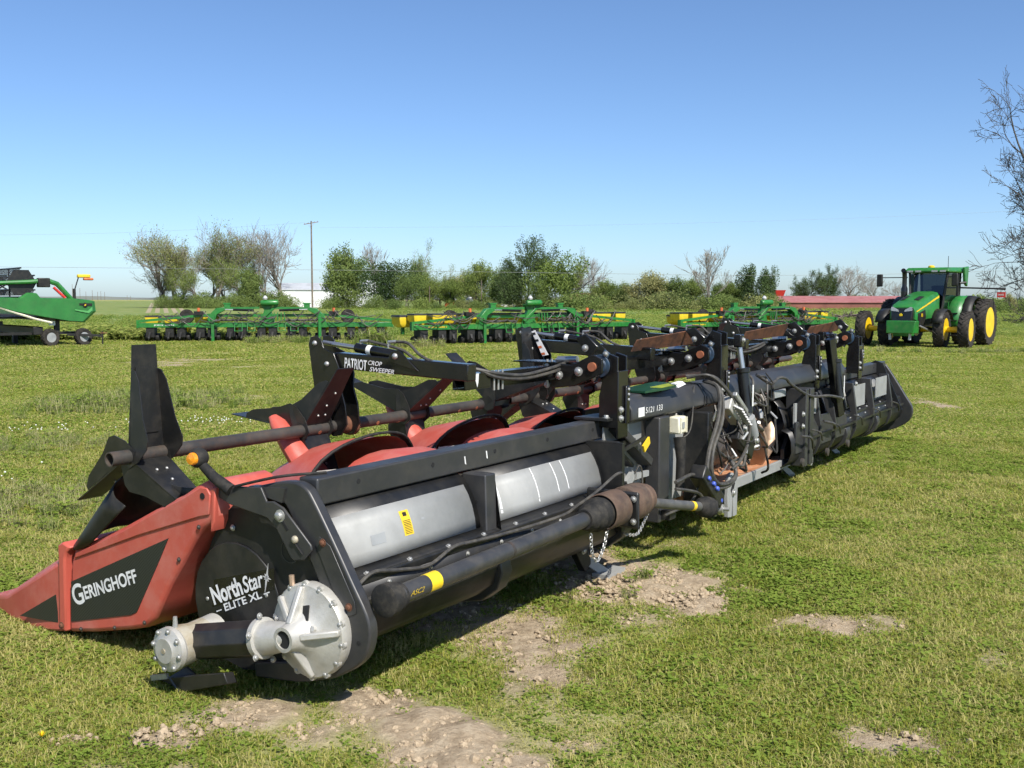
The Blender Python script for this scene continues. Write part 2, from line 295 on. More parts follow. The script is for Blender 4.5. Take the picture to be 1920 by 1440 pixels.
def ground():
    xs = lines(-4.5, 6.0, .035, 5000); ys = lines(2.2, 9.5, .035, 5000)
    X, Y = np.meshgrid(xs, ys); m, h = dirt_mask(X, Y)
    near = (1-sstep(14, 40, np.hypot(X, Y)))
    clod = np.maximum(0, fbm(X*9, Y*9, 41)-.42)*.16+np.maximum(0, fbm(X*24, Y*24, 47)-.5)*.06
    Z = zg(X, Y)+h+near*(.035*(fbm(X*1.3, Y*1.3, 3)-.5)+.018*(fbm(X*6, Y*6, 5)-.5))+near*m*clod*.32-.004*m
    ny, nx = X.shape; V = np.stack([X, Y, Z], -1).reshape(-1, 3)
    i = np.arange(ny*nx).reshape(ny, nx); F = np.stack([i[:-1,:-1], i[:-1,1:], i[1:,1:], i[1:,:-1]], -1).reshape(-1, 4)
    me = bpy.data.meshes.new('ground'); me.vertices.add(len(V)); me.vertices.foreach_set('co', V.ravel()); me.loops.add(F.size); me.loops.foreach_set('vertex_index', F.ravel())
    me.polygons.add(len(F)); me.polygons.foreach_set('loop_start', np.arange(0, F.size, 4)); me.update(calc_edges=True)
    me.polygons.foreach_set('use_smooth', np.ones(len(F), bool))
    at = me.attributes.new('dirt', 'FLOAT', 'POINT'); at.data.foreach_set('value', m.ravel().astype(np.float32))
    mt = bpy.data.materials.new('turf_and_soil'); mt.use_nodes = True; N = mt.node_tree.nodes; L = mt.node_tree.links; b = N['Principled BSDF']; b.inputs['Roughness'].default_value = .95; b.inputs['Specular IOR Level'].default_value = .1
    def noise(sc, det=6, vec=None, ro=.6):
        n = N.new('ShaderNodeTexNoise'); n.inputs['Scale'].default_value = sc; n.inputs['Detail'].default_value = det; n.inputs['Roughness'].default_value = ro
        L.new(vec if vec else ge.outputs['Position'], n.inputs['Vector']); return n.outputs['Fac']
    def ramp(f, *st):
        c = N.new('ShaderNodeValToRGB'); L.new(f, c.inputs[0]); e = c.color_ramp.elements; e[0].position = st[0][0]; e[0].color = (*st[0][1], 1); e[1].position = st[-1][0]; e[1].color = (*st[-1][1], 1)
        for p, q in st[1:-1]: k = e.new(p); k.color = (*q, 1)
        return c.outputs[0]
    def mixc(f, a, bb):
        x = N.new('ShaderNodeMix'); x.data_type = 'RGBA'; L.new(f, x.inputs[0]); L.new(a, x.inputs[6]); L.new(bb, x.inputs[7]); return x.outputs[2]
    ge = N.new('ShaderNodeNewGeometry'); mp = N.new('ShaderNodeMapping'); mp.inputs['Scale'].default_value = (.12, .5, 1); L.new(ge.outputs['Position'], mp.inputs[0])
    turf = ramp(noise(26, 8), (.32, (.12,.15,.028)), (.5, (.27,.275,.08)), (.7, (.45,.41,.19)))
    band = ramp(noise(1.0, 5, mp.outputs[0]), (.4, (.17,.21,.05)), (.62, (.4,.37,.18)))
    mm = N.new('ShaderNodeMix'); mm.data_type = 'RGBA'; mm.inputs[0].default_value = .5; L.new(turf, mm.inputs[6]); L.new(band, mm.inputs[7])
    soil = ramp(noise(14, 10, None, .7), (.3, (.2,.15,.095)), (.5, (.37,.29,.195)), (.72, (.5,.41,.29)))
    at = N.new('ShaderNodeAttribute'); at.attribute_name = 'dirt'; mr = N.new('ShaderNodeMapRange'); mr.inputs[1].default_value = .15; mr.inputs[2].default_value = .75; L.new(at.outputs['Fac'], mr.inputs[0])
    L.new(mixc(mr.outputs[0], mm.outputs[2], soil), b.inputs['Base Color'])
    bp = N.new('ShaderNodeBump'); bp.inputs['Strength'].default_value = .7; bp.inputs['Distance'].default_value = .03; L.new(noise(45, 8, None, .7), bp.inputs['Height']); L.new(bp.outputs[0], b.inputs['Normal'])
    me.materials.append(mt); o = bpy.data.objects.new('ground', me); COL.objects.link(o); tag(o, kind='structure'); return o
ground()
# ---- scattering (geometry nodes: one object per kind of ground cover)
def blades(rs, n, rad, h, w, lean=.5, flat=False):
    a = rs.rand(n)*6.283; r = rad*np.sqrt(rs.rand(n)); bx = r*np.cos(a); by = r*np.sin(a); d = rs.rand(n)*6.283; hh = h*(.5+.7*rs.rand(n)); ln = lean*hh*(.2+rs.rand(n)); ww = w*(.7+.6*rs.rand(n))
    cx, cy = np.cos(d), np.sin(d); px, py = -cy*ww/2, cx*ww/2
    z0 = np.full(n, -.01); V = np.stack([np.stack([bx-px, by-py, z0], -1), np.stack([bx+px, by+py, z0], -1),
        np.stack([bx+cx*ln*.35+px*.8, by+cy*ln*.35+py*.8, hh*.6], -1), np.stack([bx+cx*ln*.35-px*.8, by+cy*ln*.35-py*.8, hh*.6], -1), np.stack([bx+cx*ln, by+cy*ln, hh*(.95-.3*lean*rs.rand(n))], -1)], 1).reshape(-1, 3)
    F = []
    for k in range(n): o = k*5; F += [(o, o+1, o+2, o+3), (o+3, o+2, o+4)]
    return V, F
def leaves(rs, n, rad, h, size):
    a = rs.rand(n)*6.283; r = rad*np.sqrt(rs.rand(n)); c = np.stack([r*np.cos(a), r*np.sin(a), h*(.25+.75*rs.rand(n))], -1)
    d = rs.rand(n)*6.283; s = size*(.6+.8*rs.rand(n))[:, None]; tl = (rs.rand(n)-.5)*1.4
    u = np.stack([np.cos(d), np.sin(d), tl*.6], -1)*s; v = np.stack([-np.sin(d), np.cos(d), (rs.rand(n)-.5)*.9], -1)*s*.62
    V = np.stack([c-u, c+v*.9, c+u, c-v*.9], 1).reshape(-1, 3); return V, [(k*4, k*4+1, k*4+2, k*4+3) for k in range(n)]
def pmesh(name, VF, m):
    me = bpy.data.meshes.new(name); V = []; F = []; mi = []
    for q, (v, f) in enumerate(VF):
        o = len(V); V += [tuple(p) for p in v]; F += [tuple(i+o for i in t) for t in f]; mi += [q]*len(f)
    me.from_pydata(V, [], F)
    for x in m: me.materials.append(x)
    me.polygons.foreach_set('material_index', mi); me.update(); return me
def scatter(name, protos, P, scl, label, idx=None, cat='ground cover', seed=1):
    rs = np.random.RandomState(seed); n = len(P); col = bpy.data.collections.new(name+'_kinds')
    for k, me in enumerate(protos): col.objects.link(bpy.data.objects.new('%s_kind_%02d' % (name, k), me))
    me = bpy.data.meshes.new(name); me.vertices.add(n); me.vertices.foreach_set('co', np.asarray(P, np.float32).ravel())
    a = me.attributes.new('scl', 'FLOAT', 'POINT'); a.data.foreach_set('value', np.asarray(scl, np.float32))
    a = me.attributes.new('rz', 'FLOAT', 'POINT'); a.data.foreach_set('value', (rs.rand(n)*6.283).astype(np.float32))
    a = me.attributes.new('kid', 'INT', 'POINT'); a.data.foreach_set('value', (rs.randint(0, len(protos), n) if idx is None else idx).astype(np.int32))
    o = bpy.data.objects.new(name, me); COL.objects.link(o); tag(o, label, cat, kind='stuff')
    ng = bpy.data.node_groups.new(name, 'GeometryNodeTree'); ng.interface.new_socket('Geometry', in_out='INPUT', socket_type='NodeSocketGeometry'); ng.interface.new_socket('Geometry', in_out='OUTPUT', socket_type='NodeSocketGeometry')
    N = ng.nodes; L = ng.links; gi = N.new('NodeGroupInput'); go = N.new('NodeGroupOutput'); ip = N.new('GeometryNodeInstanceOnPoints'); ci = N.new('GeometryNodeCollectionInfo')
    ci.inputs['Collection'].default_value = col; ci.inputs['Separate Children'].default_value = True; ci.inputs['Reset Children'].default_value = True
    def attr(nm, ty):
        x = N.new('GeometryNodeInputNamedAttribute'); x.data_type = ty; x.inputs['Name'].default_value = nm; return x.outputs[0]
    cb = N.new('ShaderNodeCombineXYZ'); L.new(attr('rz', 'FLOAT'), cb.inputs[2]); rt = N.new('FunctionNodeEulerToRotation'); L.new(cb.outputs[0], rt.inputs[0])
    L.new(gi.outputs[0], ip.inputs['Points']); L.new(ci.outputs[0], ip.inputs['Instance']); ip.inputs['Pick Instance'].default_value = True
    L.new(attr('kid', 'INT'), ip.inputs['Instance Index']); L.new(rt.outputs[0], ip.inputs['Rotation']); L.new(attr('scl', 'FLOAT'), ip.inputs['Scale']); L.new(ip.outputs[0], go.inputs[0])
    md = o.modifiers.new('scatter', 'NODES'); md.node_group = ng; return o
def wedge(rs, n, y0, y1, k=.66, xoff=0.):
    y = np.sqrt(y0*y0+(y1*y1-y0*y0)*rs.rand(n)); x = (rs.rand(n)*2-1)*(k*y+1.0)+xoff; return x, y
rs = np.random.RandomState(7)
GP = []
for k in range(5): GP.append(pmesh('grass_tuft', [blades(rs, 34, .085, .026+.005*k, .0042, 1.1), leaves(rs, 16, .085, .022, .010)], [M['grass'], M['clover']]))
for k in range(2): GP.append(pmesh('clover_tuft', [blades(rs, 10, .085, .035, .0036, .9), leaves(rs, 44, .085, .032, .012)], [M['grass'], M['clover']]))
for k in range(4): GP.append(pmesh('grass_patch', [blades(rs, 60, .3, .042, .013, 1.2), leaves(rs, 26, .29, .03, .028)], [M['grass'], M['clover']]))
def lawn():
    P = []; S = []; I = []
    for y0, y1, n, sc, near in ((2.2, 4.2, 9500, .8, 1), (4.2, 7, 17000, .88, 1), (7, 12, 26000, 1.05, 1), (12, 20, 13000, .7, 0), (20, 34, 14000, 1.05, 0), (34, 60, 12000, 1.6, 0)):
        x, y = wedge(rs, n, y0, y1); m, h = dirt_mask(x, y); pt = fbm(x*.8, y*.8, 71); keep = rs.rand(n) > np.clip((m-.12)*1.25, 0, .93)
        x, y, h, m, pt = x[keep], y[keep], h[keep], m[keep], pt[keep]; n = len(x)
        P.append(np.stack([x, y, zg(x, y)+h*.9-.004], -1)); s = sc*(.6+.7*rs.rand(n))*(.75+.6*pt)*(1-.45*np.clip(m, 0, 1)); S.append(s)
        cl = sstep(.5, .62, fbm(x*.7+3, y*.7, 81)); c = rs.rand(n) < cl*.5+.12
        I.append(np.where(c, rs.randint(5, 7, n), rs.randint(0, 5, n)) if near else rs.randint(7, 11, n))
    scatter('grass', GP, np.concatenate(P), np.concatenate(S), 'short mown grass and clover covering the yard', np.concatenate(I), 'grass')
lawn()
# taller tufts and weeds
WP = [pmesh('weed_tuft', [blades(rs, 40, .1, .2, .008, .7), leaves(rs, 20, .12, .14, .03)], [M['weed'], M['clover']]) for _ in range(4)]
def weeds():
    P = []; S = []
    for cx, cy, rx, ry, n, s in ((-3.8, 7.9, .9, .7, 240, .5), (-6.0, 16.5, 1.4, 1.4, 260, .85), (-5.2, 11.2, 1.2, .8, 120, .5), (-23, 43, 2.2, .6, 50, 1.3), (-10.6, 49, 2.5, 1, 60, 1.6), (-5.5, 44.5, 2.0, .8, 80, 1.5), (18, 39.5, 4, .5, 90, 1.0), (.2, 5.6, .8, .2, 20, .4), (-5.6,43.3,.5,.3,16,3.6), (10.8,40.5,2.4,.6,60,1.2)):
        x = cx+rs.randn(n)*rx*.6; y = cy+rs.randn(n)*ry*.6; P.append(np.stack([x, y, zg(x, y)], -1)); S.append(s*(.5+rs.rand(n)))
    scatter('weeds', WP, np.concatenate(P), np.concatenate(S), 'taller green weeds and clover clumps in the yard', None, 'weeds', 3)
weeds()
def flowers():
    V, F = [], []; me = MB(); me.lathe([(.0, 0), (.006, .003), (.007, .007), (.004, .011), (0, .013)], (0,0,.03), (0,0,1), 6); fm = me.mesh('clover_flower_head', M['flower'])
    P = []
    for cx, cy, rx, ry, n in ((-3.9, 13.4, .7, .4, 50), (-6.0, 12.6, .8, .5, 40), (-4.6, 9.2, 1.0, .8, 8)):
        x = cx+rs.randn(n)*rx*.6; y = cy+rs.randn(n)*ry*.6; P.append(np.stack([x, y, zg(x, y)+.01], -1))
    P = np.concatenate(P); scatter('clover_flowers', [fm], P, 1.0+.5*rs.rand(len(P)), 'small white clover flowers dotted in the grass', None, 'flowers', 5)
flowers()
def clods():
    pr = []
    for k in range(5):
        bm = bmesh.new(); bmesh.ops.create_icosphere(bm, subdivisions=2, radius=.03)
        for v in bm.verts:
            c = v.co; q = 1+.75*(float(vnoise(c.x*45+k*7+20, c.y*45+c.z*60+20, 90))-.5)+.5*(float(vnoise(c.x*110+20, c.y*110+c.z*95+50+k, 92))-.5); v.co = Vector((c.x*q*1.15, c.y*q, c.z*q*.7))
        me = bpy.data.meshes.new('soil_clod'); bm.to_mesh(me); bm.free(); me.materials.append(M['soil']); pr.append(me)
    P = []; S = []
    for cx, cy, rx, ry, s, h in DIRT:
        if cy > 6: continue
        n = int(420*rx*ry/.18*(1.5 if h > .015 else .25)); x = cx+rs.randn(n)*rx*.55; y = cy+rs.randn(n)*ry*.55; m, hh = dirt_mask(x, y)
        k = m > .45; x, y, hh = x[k], y[k], hh[k]; P.append(np.stack([x, y, zg(x, y)+hh+.003], -1)); S.append(.1+.45*rs.rand(len(x))**3.0+(.3*rs.rand(len(x))**8 if h > 0 else 0))
    P = np.concatenate(P); scatter('soil_clods', pr, P, np.concatenate(S), 'crumbled dry clods of pale brown soil on the bare patches', None, 'soil', 6)
M['soil'] = mat('dry_soil_clod', (.41,.325,.22), .95, col2=(.27,.205,.135), nscale=30, bump=.3, bscale=120, spec=.1)
clods()
# ---- crop field
def field():
    mt = mat('field_soil_and_seedlings', (.16,.22,.06), .95, col2=(.26,.27,.1), nscale=.25, bump=0, spec=.1, dust=(.05,.1,.02), damt=.6)
    b = MB(); rows = []
    for y in (56, 80, 120, 200, 400, 900): rows.append([(x, y+(3*math.sin(x*.11) if y == 56 else 0), -.46+.012) for x in np.linspace(-.75*y-20, .75*y+20, 24)])
    b.grid(rows); tag(b.build('crop_field', mt), kind='structure')
    s2 = mat('pale_soil_strip', (.36,.31,.2), .95, nscale=.3, amt=.3, spec=.1)
    for k in range(5):
        x0 = -52.6+k*1.35; x1 = -166+k*2.6; b = MB(); b.add([(x0-.4, 150, -.44), (x0+.3, 150, -.44), (x1+.9, 480, -.44), (x1-.9, 480, -.44)], [(0,1,2,3)]); tag(b.build('soil_strip', s2), kind='structure')
    cp = [pmesh('crop_clump', [leaves(rs, 46, .42, .2, .05), blades(rs, 14, .4, .22, .02, .7)], [M['crop'], M['crop']]) for _ in range(4)]
    P = []; S = []
    for y0, y1, n, s in ((56.5, 80, 7000, 1.05), (80, 130, 5000, 1.6), (130, 260, 3500, 2.4)):
        x, y = wedge(rs, n, y0, y1, .6); k = y > 57+3*np.sin(x*.11); x, y = x[k], y[k]; st = (x < -34) & (y > 120)
        x, y = x[~st], y[~st]; P.append(np.stack([x, y, np.full(len(x), -.46)], -1)); S.append(s*(.5+.6*rs.rand(len(x)))*(.6+.7*fbm(x*.08, y*.15, 77)))
    scatter('crop_plants', cp, np.concatenate(P), np.concatenate(S), 'low leafy green crop covering the field behind the machines', None, 'crop', 8)
    n = 900; x = -14-rs.rand(n)**1.0*14; y = 51.5+rs.rand(n)*5; scatter('tall_weeds', WP+cp, np.stack([x, y, np.full(n, -.46)], -1), 1.6+1.6*rs.rand(n), 'tall weedy growth along the field edge behind the harvester header', None, 'weeds', 9)
field()
# ================================================================== TREES, BUILDINGS, POLES
def px(x, D): return (x-960)/1941.0*D          # lateral offset of a bearing at distance D
def grow(rng, H, r0, spread=.55, split=.28, levels=5, kids=(2, 4), up=.25, wob=.16, clear=.25, ratio=.72, first=None):
    """recursive branching: returns (segments, tips); a segment is (p, q, r0, r1, level)"""
    seg = []; tips = []
    def limb(p, d, ln, r, lv):
        n = 4 if lv < 2 else 3; pts = [p]; q = p.copy(); dd = d.copy()
        for i in range(n):
            dd = (dd+Vector((rng.gauss(0, wob), rng.gauss(0, wob), rng.gauss(0, wob*.6)+up*.12))).normalized(); q2 = q+dd*ln/n
            ra = r*(1-.45*i/n); rb = r*(1-.45*(i+1)/n); seg.append((q.copy(), q2.copy(), ra, rb, lv)); q = q2; pts.append(q.copy())
        if lv >= levels: tips.append((q.copy(), dd.copy())); return
        k = rng.randint(*kids) if lv > 0 or first is None else first
        for j in range(k):
            t = 1.0 if j == 0 else rng.uniform(clear if lv == 0 else .3, 1)
            i = min(n-1, int(t*n)); f = t*n-i; b = pts[i].lerp(pts[i+1], f) if i < n else q
            ang = rng.uniform(.5, 1.2)*spread if j else spread*.3*rng.random(); az = rng.random()*6.283
            a = dd.cross(Vector((0,0,1)));  a = a.normalized() if a.length > .05 else Vector((1,0,0)); bb = dd.cross(a)
            nd = (dd*math.cos(ang)+(a*math.cos(az)+bb*math.sin(az))*math.sin(ang)+Vector((0,0,up*.35))).normalized()
            limb(b, nd, ln*ratio*rng.uniform(.75, 1.15), r*.55*(.75 if j else 1)*rng.uniform(.85, 1.1), lv+1)
    limb(Vector((0,0,-.2)), Vector((rng.gauss(0,.04), rng.gauss(0,.04), 1)).normalized(), H*split, r0, 0)
    zt = max(s[1].z for s in seg); k = H/zt
    seg = [(p*k, q*k, a, b, l) for p, q, a, b, l in seg]; tips = [(t*k, d) for t, d in tips]; return seg, tips
def seg_mesh(name, seg, m, n=5, rmin=.0):
    if not seg: return None
    P = np.array([s[0] for s in seg]); Q = np.array([s[1] for s in seg]); a = np.maximum(np.array([s[2] for s in seg]), rmin); b = np.maximum(np.array([s[3] for s in seg]), rmin)
    d = Q-P; d /= np.linalg.norm(d, axis=1)[:, None]+1e-9; ref = np.where(np.abs(d[:, 2:3]) > .9, np.array([[1., 0, 0]]), np.array([[0, 0, 1.]])); u = np.cross(d, ref); u /= np.linalg.norm(u, axis=1)[:, None]; w = np.cross(d, u)
    V = []
    for (C, r) in ((P, a), (Q, b)):
        for k in range(n): t = 6.28318*k/n; V.append(C+(u*math.cos(t)+w*math.sin(t))*r[:, None])
    V = np.stack(V, 1).reshape(-1, 3); F = []
    base = np.arange(len(seg))*2*n
    F = np.concatenate([np.stack([base+k, base+(k+1) % n, base+n+(k+1) % n, base+n+k], -1) for k in range(n)]); return np_mesh(name, V, F, m, True)
def np_mesh(name, V, F, m, smooth=False):
    k = F.shape[1]; me = bpy.data.meshes.new(name); me.vertices.add(len(V)); me.vertices.foreach_set('co', np.asarray(V, np.float32).ravel()); me.loops.add(F.size); me.loops.foreach_set('vertex_index', F.ravel().astype(np.int32))
    me.polygons.add(len(F)); me.polygons.foreach_set('loop_start', np.arange(0, F.size, k, dtype=np.int32)); me.update(calc_edges=True)
    if smooth: me.polygons.foreach_set('use_smooth', np.ones(len(F), bool))
    me.materials.append(m); return me
def leaf_mesh(name, C, size, m, rs, per=1, jit=.4):
    C = np.repeat(np.asarray(C, float), per, 0); C = C+rs.randn(*C.shape)*jit; n = len(C)
    u = rs.randn(n, 3); u /= np.linalg.norm(u, axis=1)[:, None]; v = rs.randn(n, 3); v -= u*(u*v).sum(1)[:, None]; v /= np.linalg.norm(v, axis=1)[:, None]
    s = (size*(.5+rs.rand(n)))[:, None]; u = u*s; v = v*s*.65; V = np.stack([C-u, C+v, C+u, C-v], 1).reshape(-1, 3); return np_mesh(name, V, np.arange(n*4).reshape(n, 4), m)
PROTO = {}
def tree_proto(key, kind, seed, **kw):
    rng = random.Random(seed); rs_ = np.random.RandomState(seed)
    if kind == 'bare':
        seg, tips = grow(rng, 1*kw.get('H', 20), kw.get('r', .42), kw.get('spread', .85), .40, 5, (2, 4), kw.get('up', .2), .2, .22, .72, first=11)
        PROTO[key] = (seg_mesh('trunk', [s for s in seg if s[4] < 2], kw.get('bark', M['bark']), 6), seg_mesh('crown', [s for s in seg if s[4] >= 2], M['twig'], 3, .03), None)
    elif kind == 'leaf':
        seg, tips = grow(rng, 1*kw.get('H', 16), kw.get('r', .4), kw.get('spread', .9), .38, 4, (3, 4), kw.get('up', .16), .2, .16, .70, first=12)
        tr = seg_mesh('trunk', [s for s in seg if s[4] < 2], kw.get('bark', M['barkdark']), 6); tw = [s for s in seg if s[4] >= 2]
        pts = [t[0] for t in tips]+[s[1] for s in tw if s[4] >= 3]; PROTO[key] = (tr, leaf_mesh('crown', pts, kw.get('size', .3), kw['m'], rs_, kw.get('per', 4), kw.get('jit', .5)), seg_mesh('twigs', tw, M['twig'] if kw.get('pale') else M['barkdark'], 3, .026))
    elif kind == 'mound':                       # dense evergreen or bush: leaf faces filling lumpy lobes
        W, H = kw['W'], kw['H']; C = []; n = kw.get('n', 5000); lobes = [(rs_.randn()*W*.24, rs_.randn()*W*.24, H*(kw.get('lo', .25)+.5*rs_.rand()), W*(.2+.13*rs_.rand())) for _ in range(kw.get('lobes', 12))]
        for k in range(n):
            lx, ly, lz, lr = lobes[k % len(lobes)]; d = rs_.randn(3); d /= np.linalg.norm(d); q = lr*(.55+.5*rs_.rand()); p = np.array([lx, ly, lz])+d*q*np.array([1, 1, kw.get('vz', .9)])
            if p[2] < .05: p[2] = rs_.rand()*H*.2
            C.append(p)
        seg, tips = grow(rng, H*.8, kw.get('r', .25), .7, .3, 3, (2, 4), .2, .2, .2, .7, first=3)
        C = np.array(C); C[:, 2] *= H/C[:, 2].max(); PROTO[key] = (seg_mesh('trunk', seg, M['barkdark'], 5), leaf_mesh('crown', C, kw.get('size', .28), kw['m'], rs_, 1, .15), None)
tree_proto('bareA', 'bare', 3, H=20, r=.45, spread=.62, up=.3); tree_proto('bareB', 'bare', 8, H=20, r=.5, spread=.7); tree_proto('bareC', 'bare', 21, H=16, r=.3, spread=.45, up=.4)
tree_proto('budA', 'leaf', 5, H=20, r=.5, spread=.52, up=.4, m=M['leafolive'], size=.13, per=4, jit=.6, pale=1, bark=M['bark']); tree_proto('budB', 'leaf', 15, H=20, r=.45, spread=.58, up=.35, m=M['leafspring'], size=.13, per=5, jit=.6, pale=1, bark=M['bark'])
tree_proto('leafA', 'leaf', 6, H=14, r=.35, m=M['leafmid'], size=.18, per=7, jit=.55); tree_proto('leafB', 'leaf', 9, H=14, r=.35, m=M['leafspring'], size=.18, per=7, jit=.6); tree_proto('pale', 'leaf', 12, H=12, r=.3, m=M['leafpale'], size=.17, per=7, jit=.6)
tree_proto('pine', 'leaf', 14, H=20, r=.4, m=M['leafdark'], size=.18, per=7, jit=.5, spread=.75, up=.1)
tree_proto('dense', 'mound', 31, W=11, H=11, n=12000, m=M['leafdark'], lobes=30, size=.17); tree_proto('denseg', 'mound', 33, W=11, H=13, n=9000, m=M['leafmid'], lobes=30, size=.17, lo=.3); tree_proto('cone', 'mound', 35, W=7, H=13, n=9000, m=M['leafspring'], lobes=28, size=.17, lo=.2, vz=1.4)
tree_proto('bushd', 'mound', 41, W=8, H=5, n=4500, m=M['leafmid'], lobes=16, size=.15, lo=.1); tree_proto('busho', 'mound', 43, W=8, H=5, n=2600, m=M['leafolive'], lobes=14, size=.18, lo=.1); tree_proto('bushs', 'mound', 45, W=7, H=4, n=2600, m=M['leafspring'], lobes=14, size=.2, lo=.1)
tree_proto('conifer', 'mound', 47, W=6, H=14, n=8000, m=M['leafdark'], lobes=22, size=.18, lo=.1, vz=1.5)
def tree(name, key, x, D, ytop, rz, label, sx=1.0, group='trees along the far edge of the field', H0=None):
    tr, cr, tw = PROTO[key]; h = (560-ytop)/1941.0*D+2.06; zt = max(v[2] for v in (cr.bound_box if hasattr(cr, 'bound_box') else [(0,0,0)])) if False else None
    co = np.empty(len(cr.vertices)*3); cr.vertices.foreach_get('co', co); zt = co.reshape(-1, 3)[:, 2].max(); s = h/zt
    o = empty(name, (px(x, D), D, -.46), rz); o.scale = (s*sx, s*sx, s)
    inst(tr, 'trunk', o); inst(cr, 'crown', o)
    if tw: inst(tw, 'twigs', o)
    tag(o, label, 'bush' if 'bush' in name else 'tree', group); return o
T = [('bare_tree','bareB',318,238,425,2.9,'tall half-bare tree inside the leftmost broad crown',.85), ('bare_tree','bareA',392,240,412,4.4,'tall half-bare tree inside the second broad crown',.85), ('leafy_tree','leafB',800,214,505,1.1,'fresh green tree filling the gap right of the bushy tree',1.0), ('leafy_tree','leafB',850,212,520,2.2,'fresh green low tree left of the little house',1.1), ('leafy_tree','leafA',935,206,498,.6,'mid green tree touching the left side of the tall pine',.9), ('leafy_tree','leafB',1130,192,520,3.1,'fresh green tree above the red roofed barn',1.1), ('leafy_tree','leafA',1175,190,524,5.1,'mid green tree left of the pale yellow-green tree',1.0), ('leafy_tree','leafA',1240,190,520,4.0,'mid green tree right of the pale yellow-green tree',1.0), ('leafy_tree','leafB',1300,188,516,1.9,'fresh green tree just left of the lone bare tree trunk',1.0), ('leafy_tree','leafB',1372,186,522,.3,'fresh green tree between lone bare tree and dark conifers',1.0), ('budding_tree','budB',302,236,472,1.7,'small olive tree at the very left of the far tree line',.9), ('budding_tree','budB',372,226,470,3.9,'lower leafy tree between the two broad budding trees',1.0), ('budding_tree','budA',428,240,436,5.2,'budding tree just right of the tallest budding tree',.9), ('budding_tree','budA',332,232,418,.3,'broad olive-budding tree, leftmost of the far tree line',1.05), ('budding_tree','budA',402,235,408,2.1,'tall olive-budding tree second from the left in the tree line',.95),
 ('bare_tree','bareC',345,228,455,1.2,'thin bare tree in front of the leftmost budding tree',.8), ('budding_tree','budB',455,228,452,4.0,'thin half-leafed tree left of the two pale bare trees',.9),('leafy_tree','leafA',465,222,490,1.0,'dark green low tree under the half-leafed tree',.8),
 ('bare_tree','bareA',508,236,412,.8,'pale bare tree left of the utility pole',.9), ('bare_tree','bareB',540,240,410,2.6,'tall pale bare tree just left of the utility pole',.9),('budding_tree','budB',488,240,470,5.0,'slim ivy-green tree beside the bare trees',.45),
 ('leafy_tree','leafA',645,215,450,.5,'round leafy green tree in front of the white shed',.92), ('bare_tree','bareC',705,250,455,3.0,'bare tree standing behind the dark round evergreen',.9), ('budding_tree','budB',762,250,445,1.4,'pale budding tree right behind the dark round evergreen',.8),
 ('evergreen_tree','dense',735,205,483,0,'dense dark round evergreen right of the white shed',1.0), ('evergreen_tree','denseg',765,200,505,1.1,'mid green bushy tree in front of the dark round evergreen',.75), ('budding_tree','budB',825,215,493,2.0,'fine twiggy green tree right of the dark round evergreen',1.0),
 ('budding_tree','pale',868,225,505,.4,'low pale tree above the little house',1.0), ('leafy_tree','leafB',895,215,482,3.3,'spring green tree with slim crown by the small pole',.75), ('budding_tree','budB',920,220,490,1.9,'thin spring green tree left of the tall pine',.7),
 ('pine_tree','pine',985,200,438,.9,'tall open-crowned dark pine, highest tree in the middle',.9), ('evergreen_tree','dense',955,195,500,2.2,'dark low evergreen at the foot of the tall pine',.75), ('leafy_tree','cone',1045,188,468,.2,'bright green conical tree right of the tall pine',1.25), ('evergreen_tree','denseg',1015,186,520,2.9,'wide mid green tree under the tall pine',.7),
 ('bare_tree','bareC',1108,196,478,.6,'thin bare tree right of the bright green conical tree',.7), ('budding_tree','budB',1082,200,460,2.2,'half-leafed tree behind the bright green conical tree',.5),
 ('leafy_tree','denseg',1150,190,530,.7,'dark green bushy tree over the red roof end',.8), ('budding_tree','pale',1205,188,500,1.5,'pale yellow-green tree in the middle of the tree line',1.15), ('leafy_tree','leafA',1262,186,512,2.4,'dark leafy tree left of the lone bare tree',1.0),
 ('bare_tree','bareC',1328,178,460,4.1,'lone slender bare tree with a fine round crown',.95), ('leafy_tree','leafA',1345,186,525,.2,'dark leafy tree right of the lone bare tree',1.0), ('conifer_tree','conifer',1403,180,493,.9,'dark conifer left of the red building',1.0), ('conifer_tree','conifer',1437,182,497,2.0,'slim dark conifer touching the red building end',.8), ('budding_tree','budB',1375,195,508,1.1,'pale thin tree behind the dark conifers',.8),
 ('pine_tree','pine',1510,215,504,1.7,'dark umbrella-topped pine behind the red building',1.0), ('bare_tree','bareB',1590,222,489,.1,'wide bare tree behind the red building',1.1), ('budding_tree','pine',1552,226,492,3.0,'thin dark tree between the umbrella pine and the bare tree',.6), ('bare_tree','bareA',1640,235,512,2.2,'low bare tree left of the tractor',1.1), ('bare_tree','bareA',1690,240,520,.7,'faint bare tree behind the tractor exhaust',1.0),
 ('budding_tree','pale',1885,150,545,.7,'pale bush-like tree right of the tractor sign',.9), ('leafy_tree','leafA',1835,160,548,2.7,'low dark tree right behind the tractor cab',1.0)]
for a in T: tree(*a)
rb = random.Random(4); ORD = ['first','second','third','fourth','fifth','sixth','seventh','eighth','ninth','tenth','eleventh','twelfth','thirteenth','fourteenth','last']
KN = {'bushd': 'dark green', 'busho': 'olive brown', 'bushs': 'bright green'}
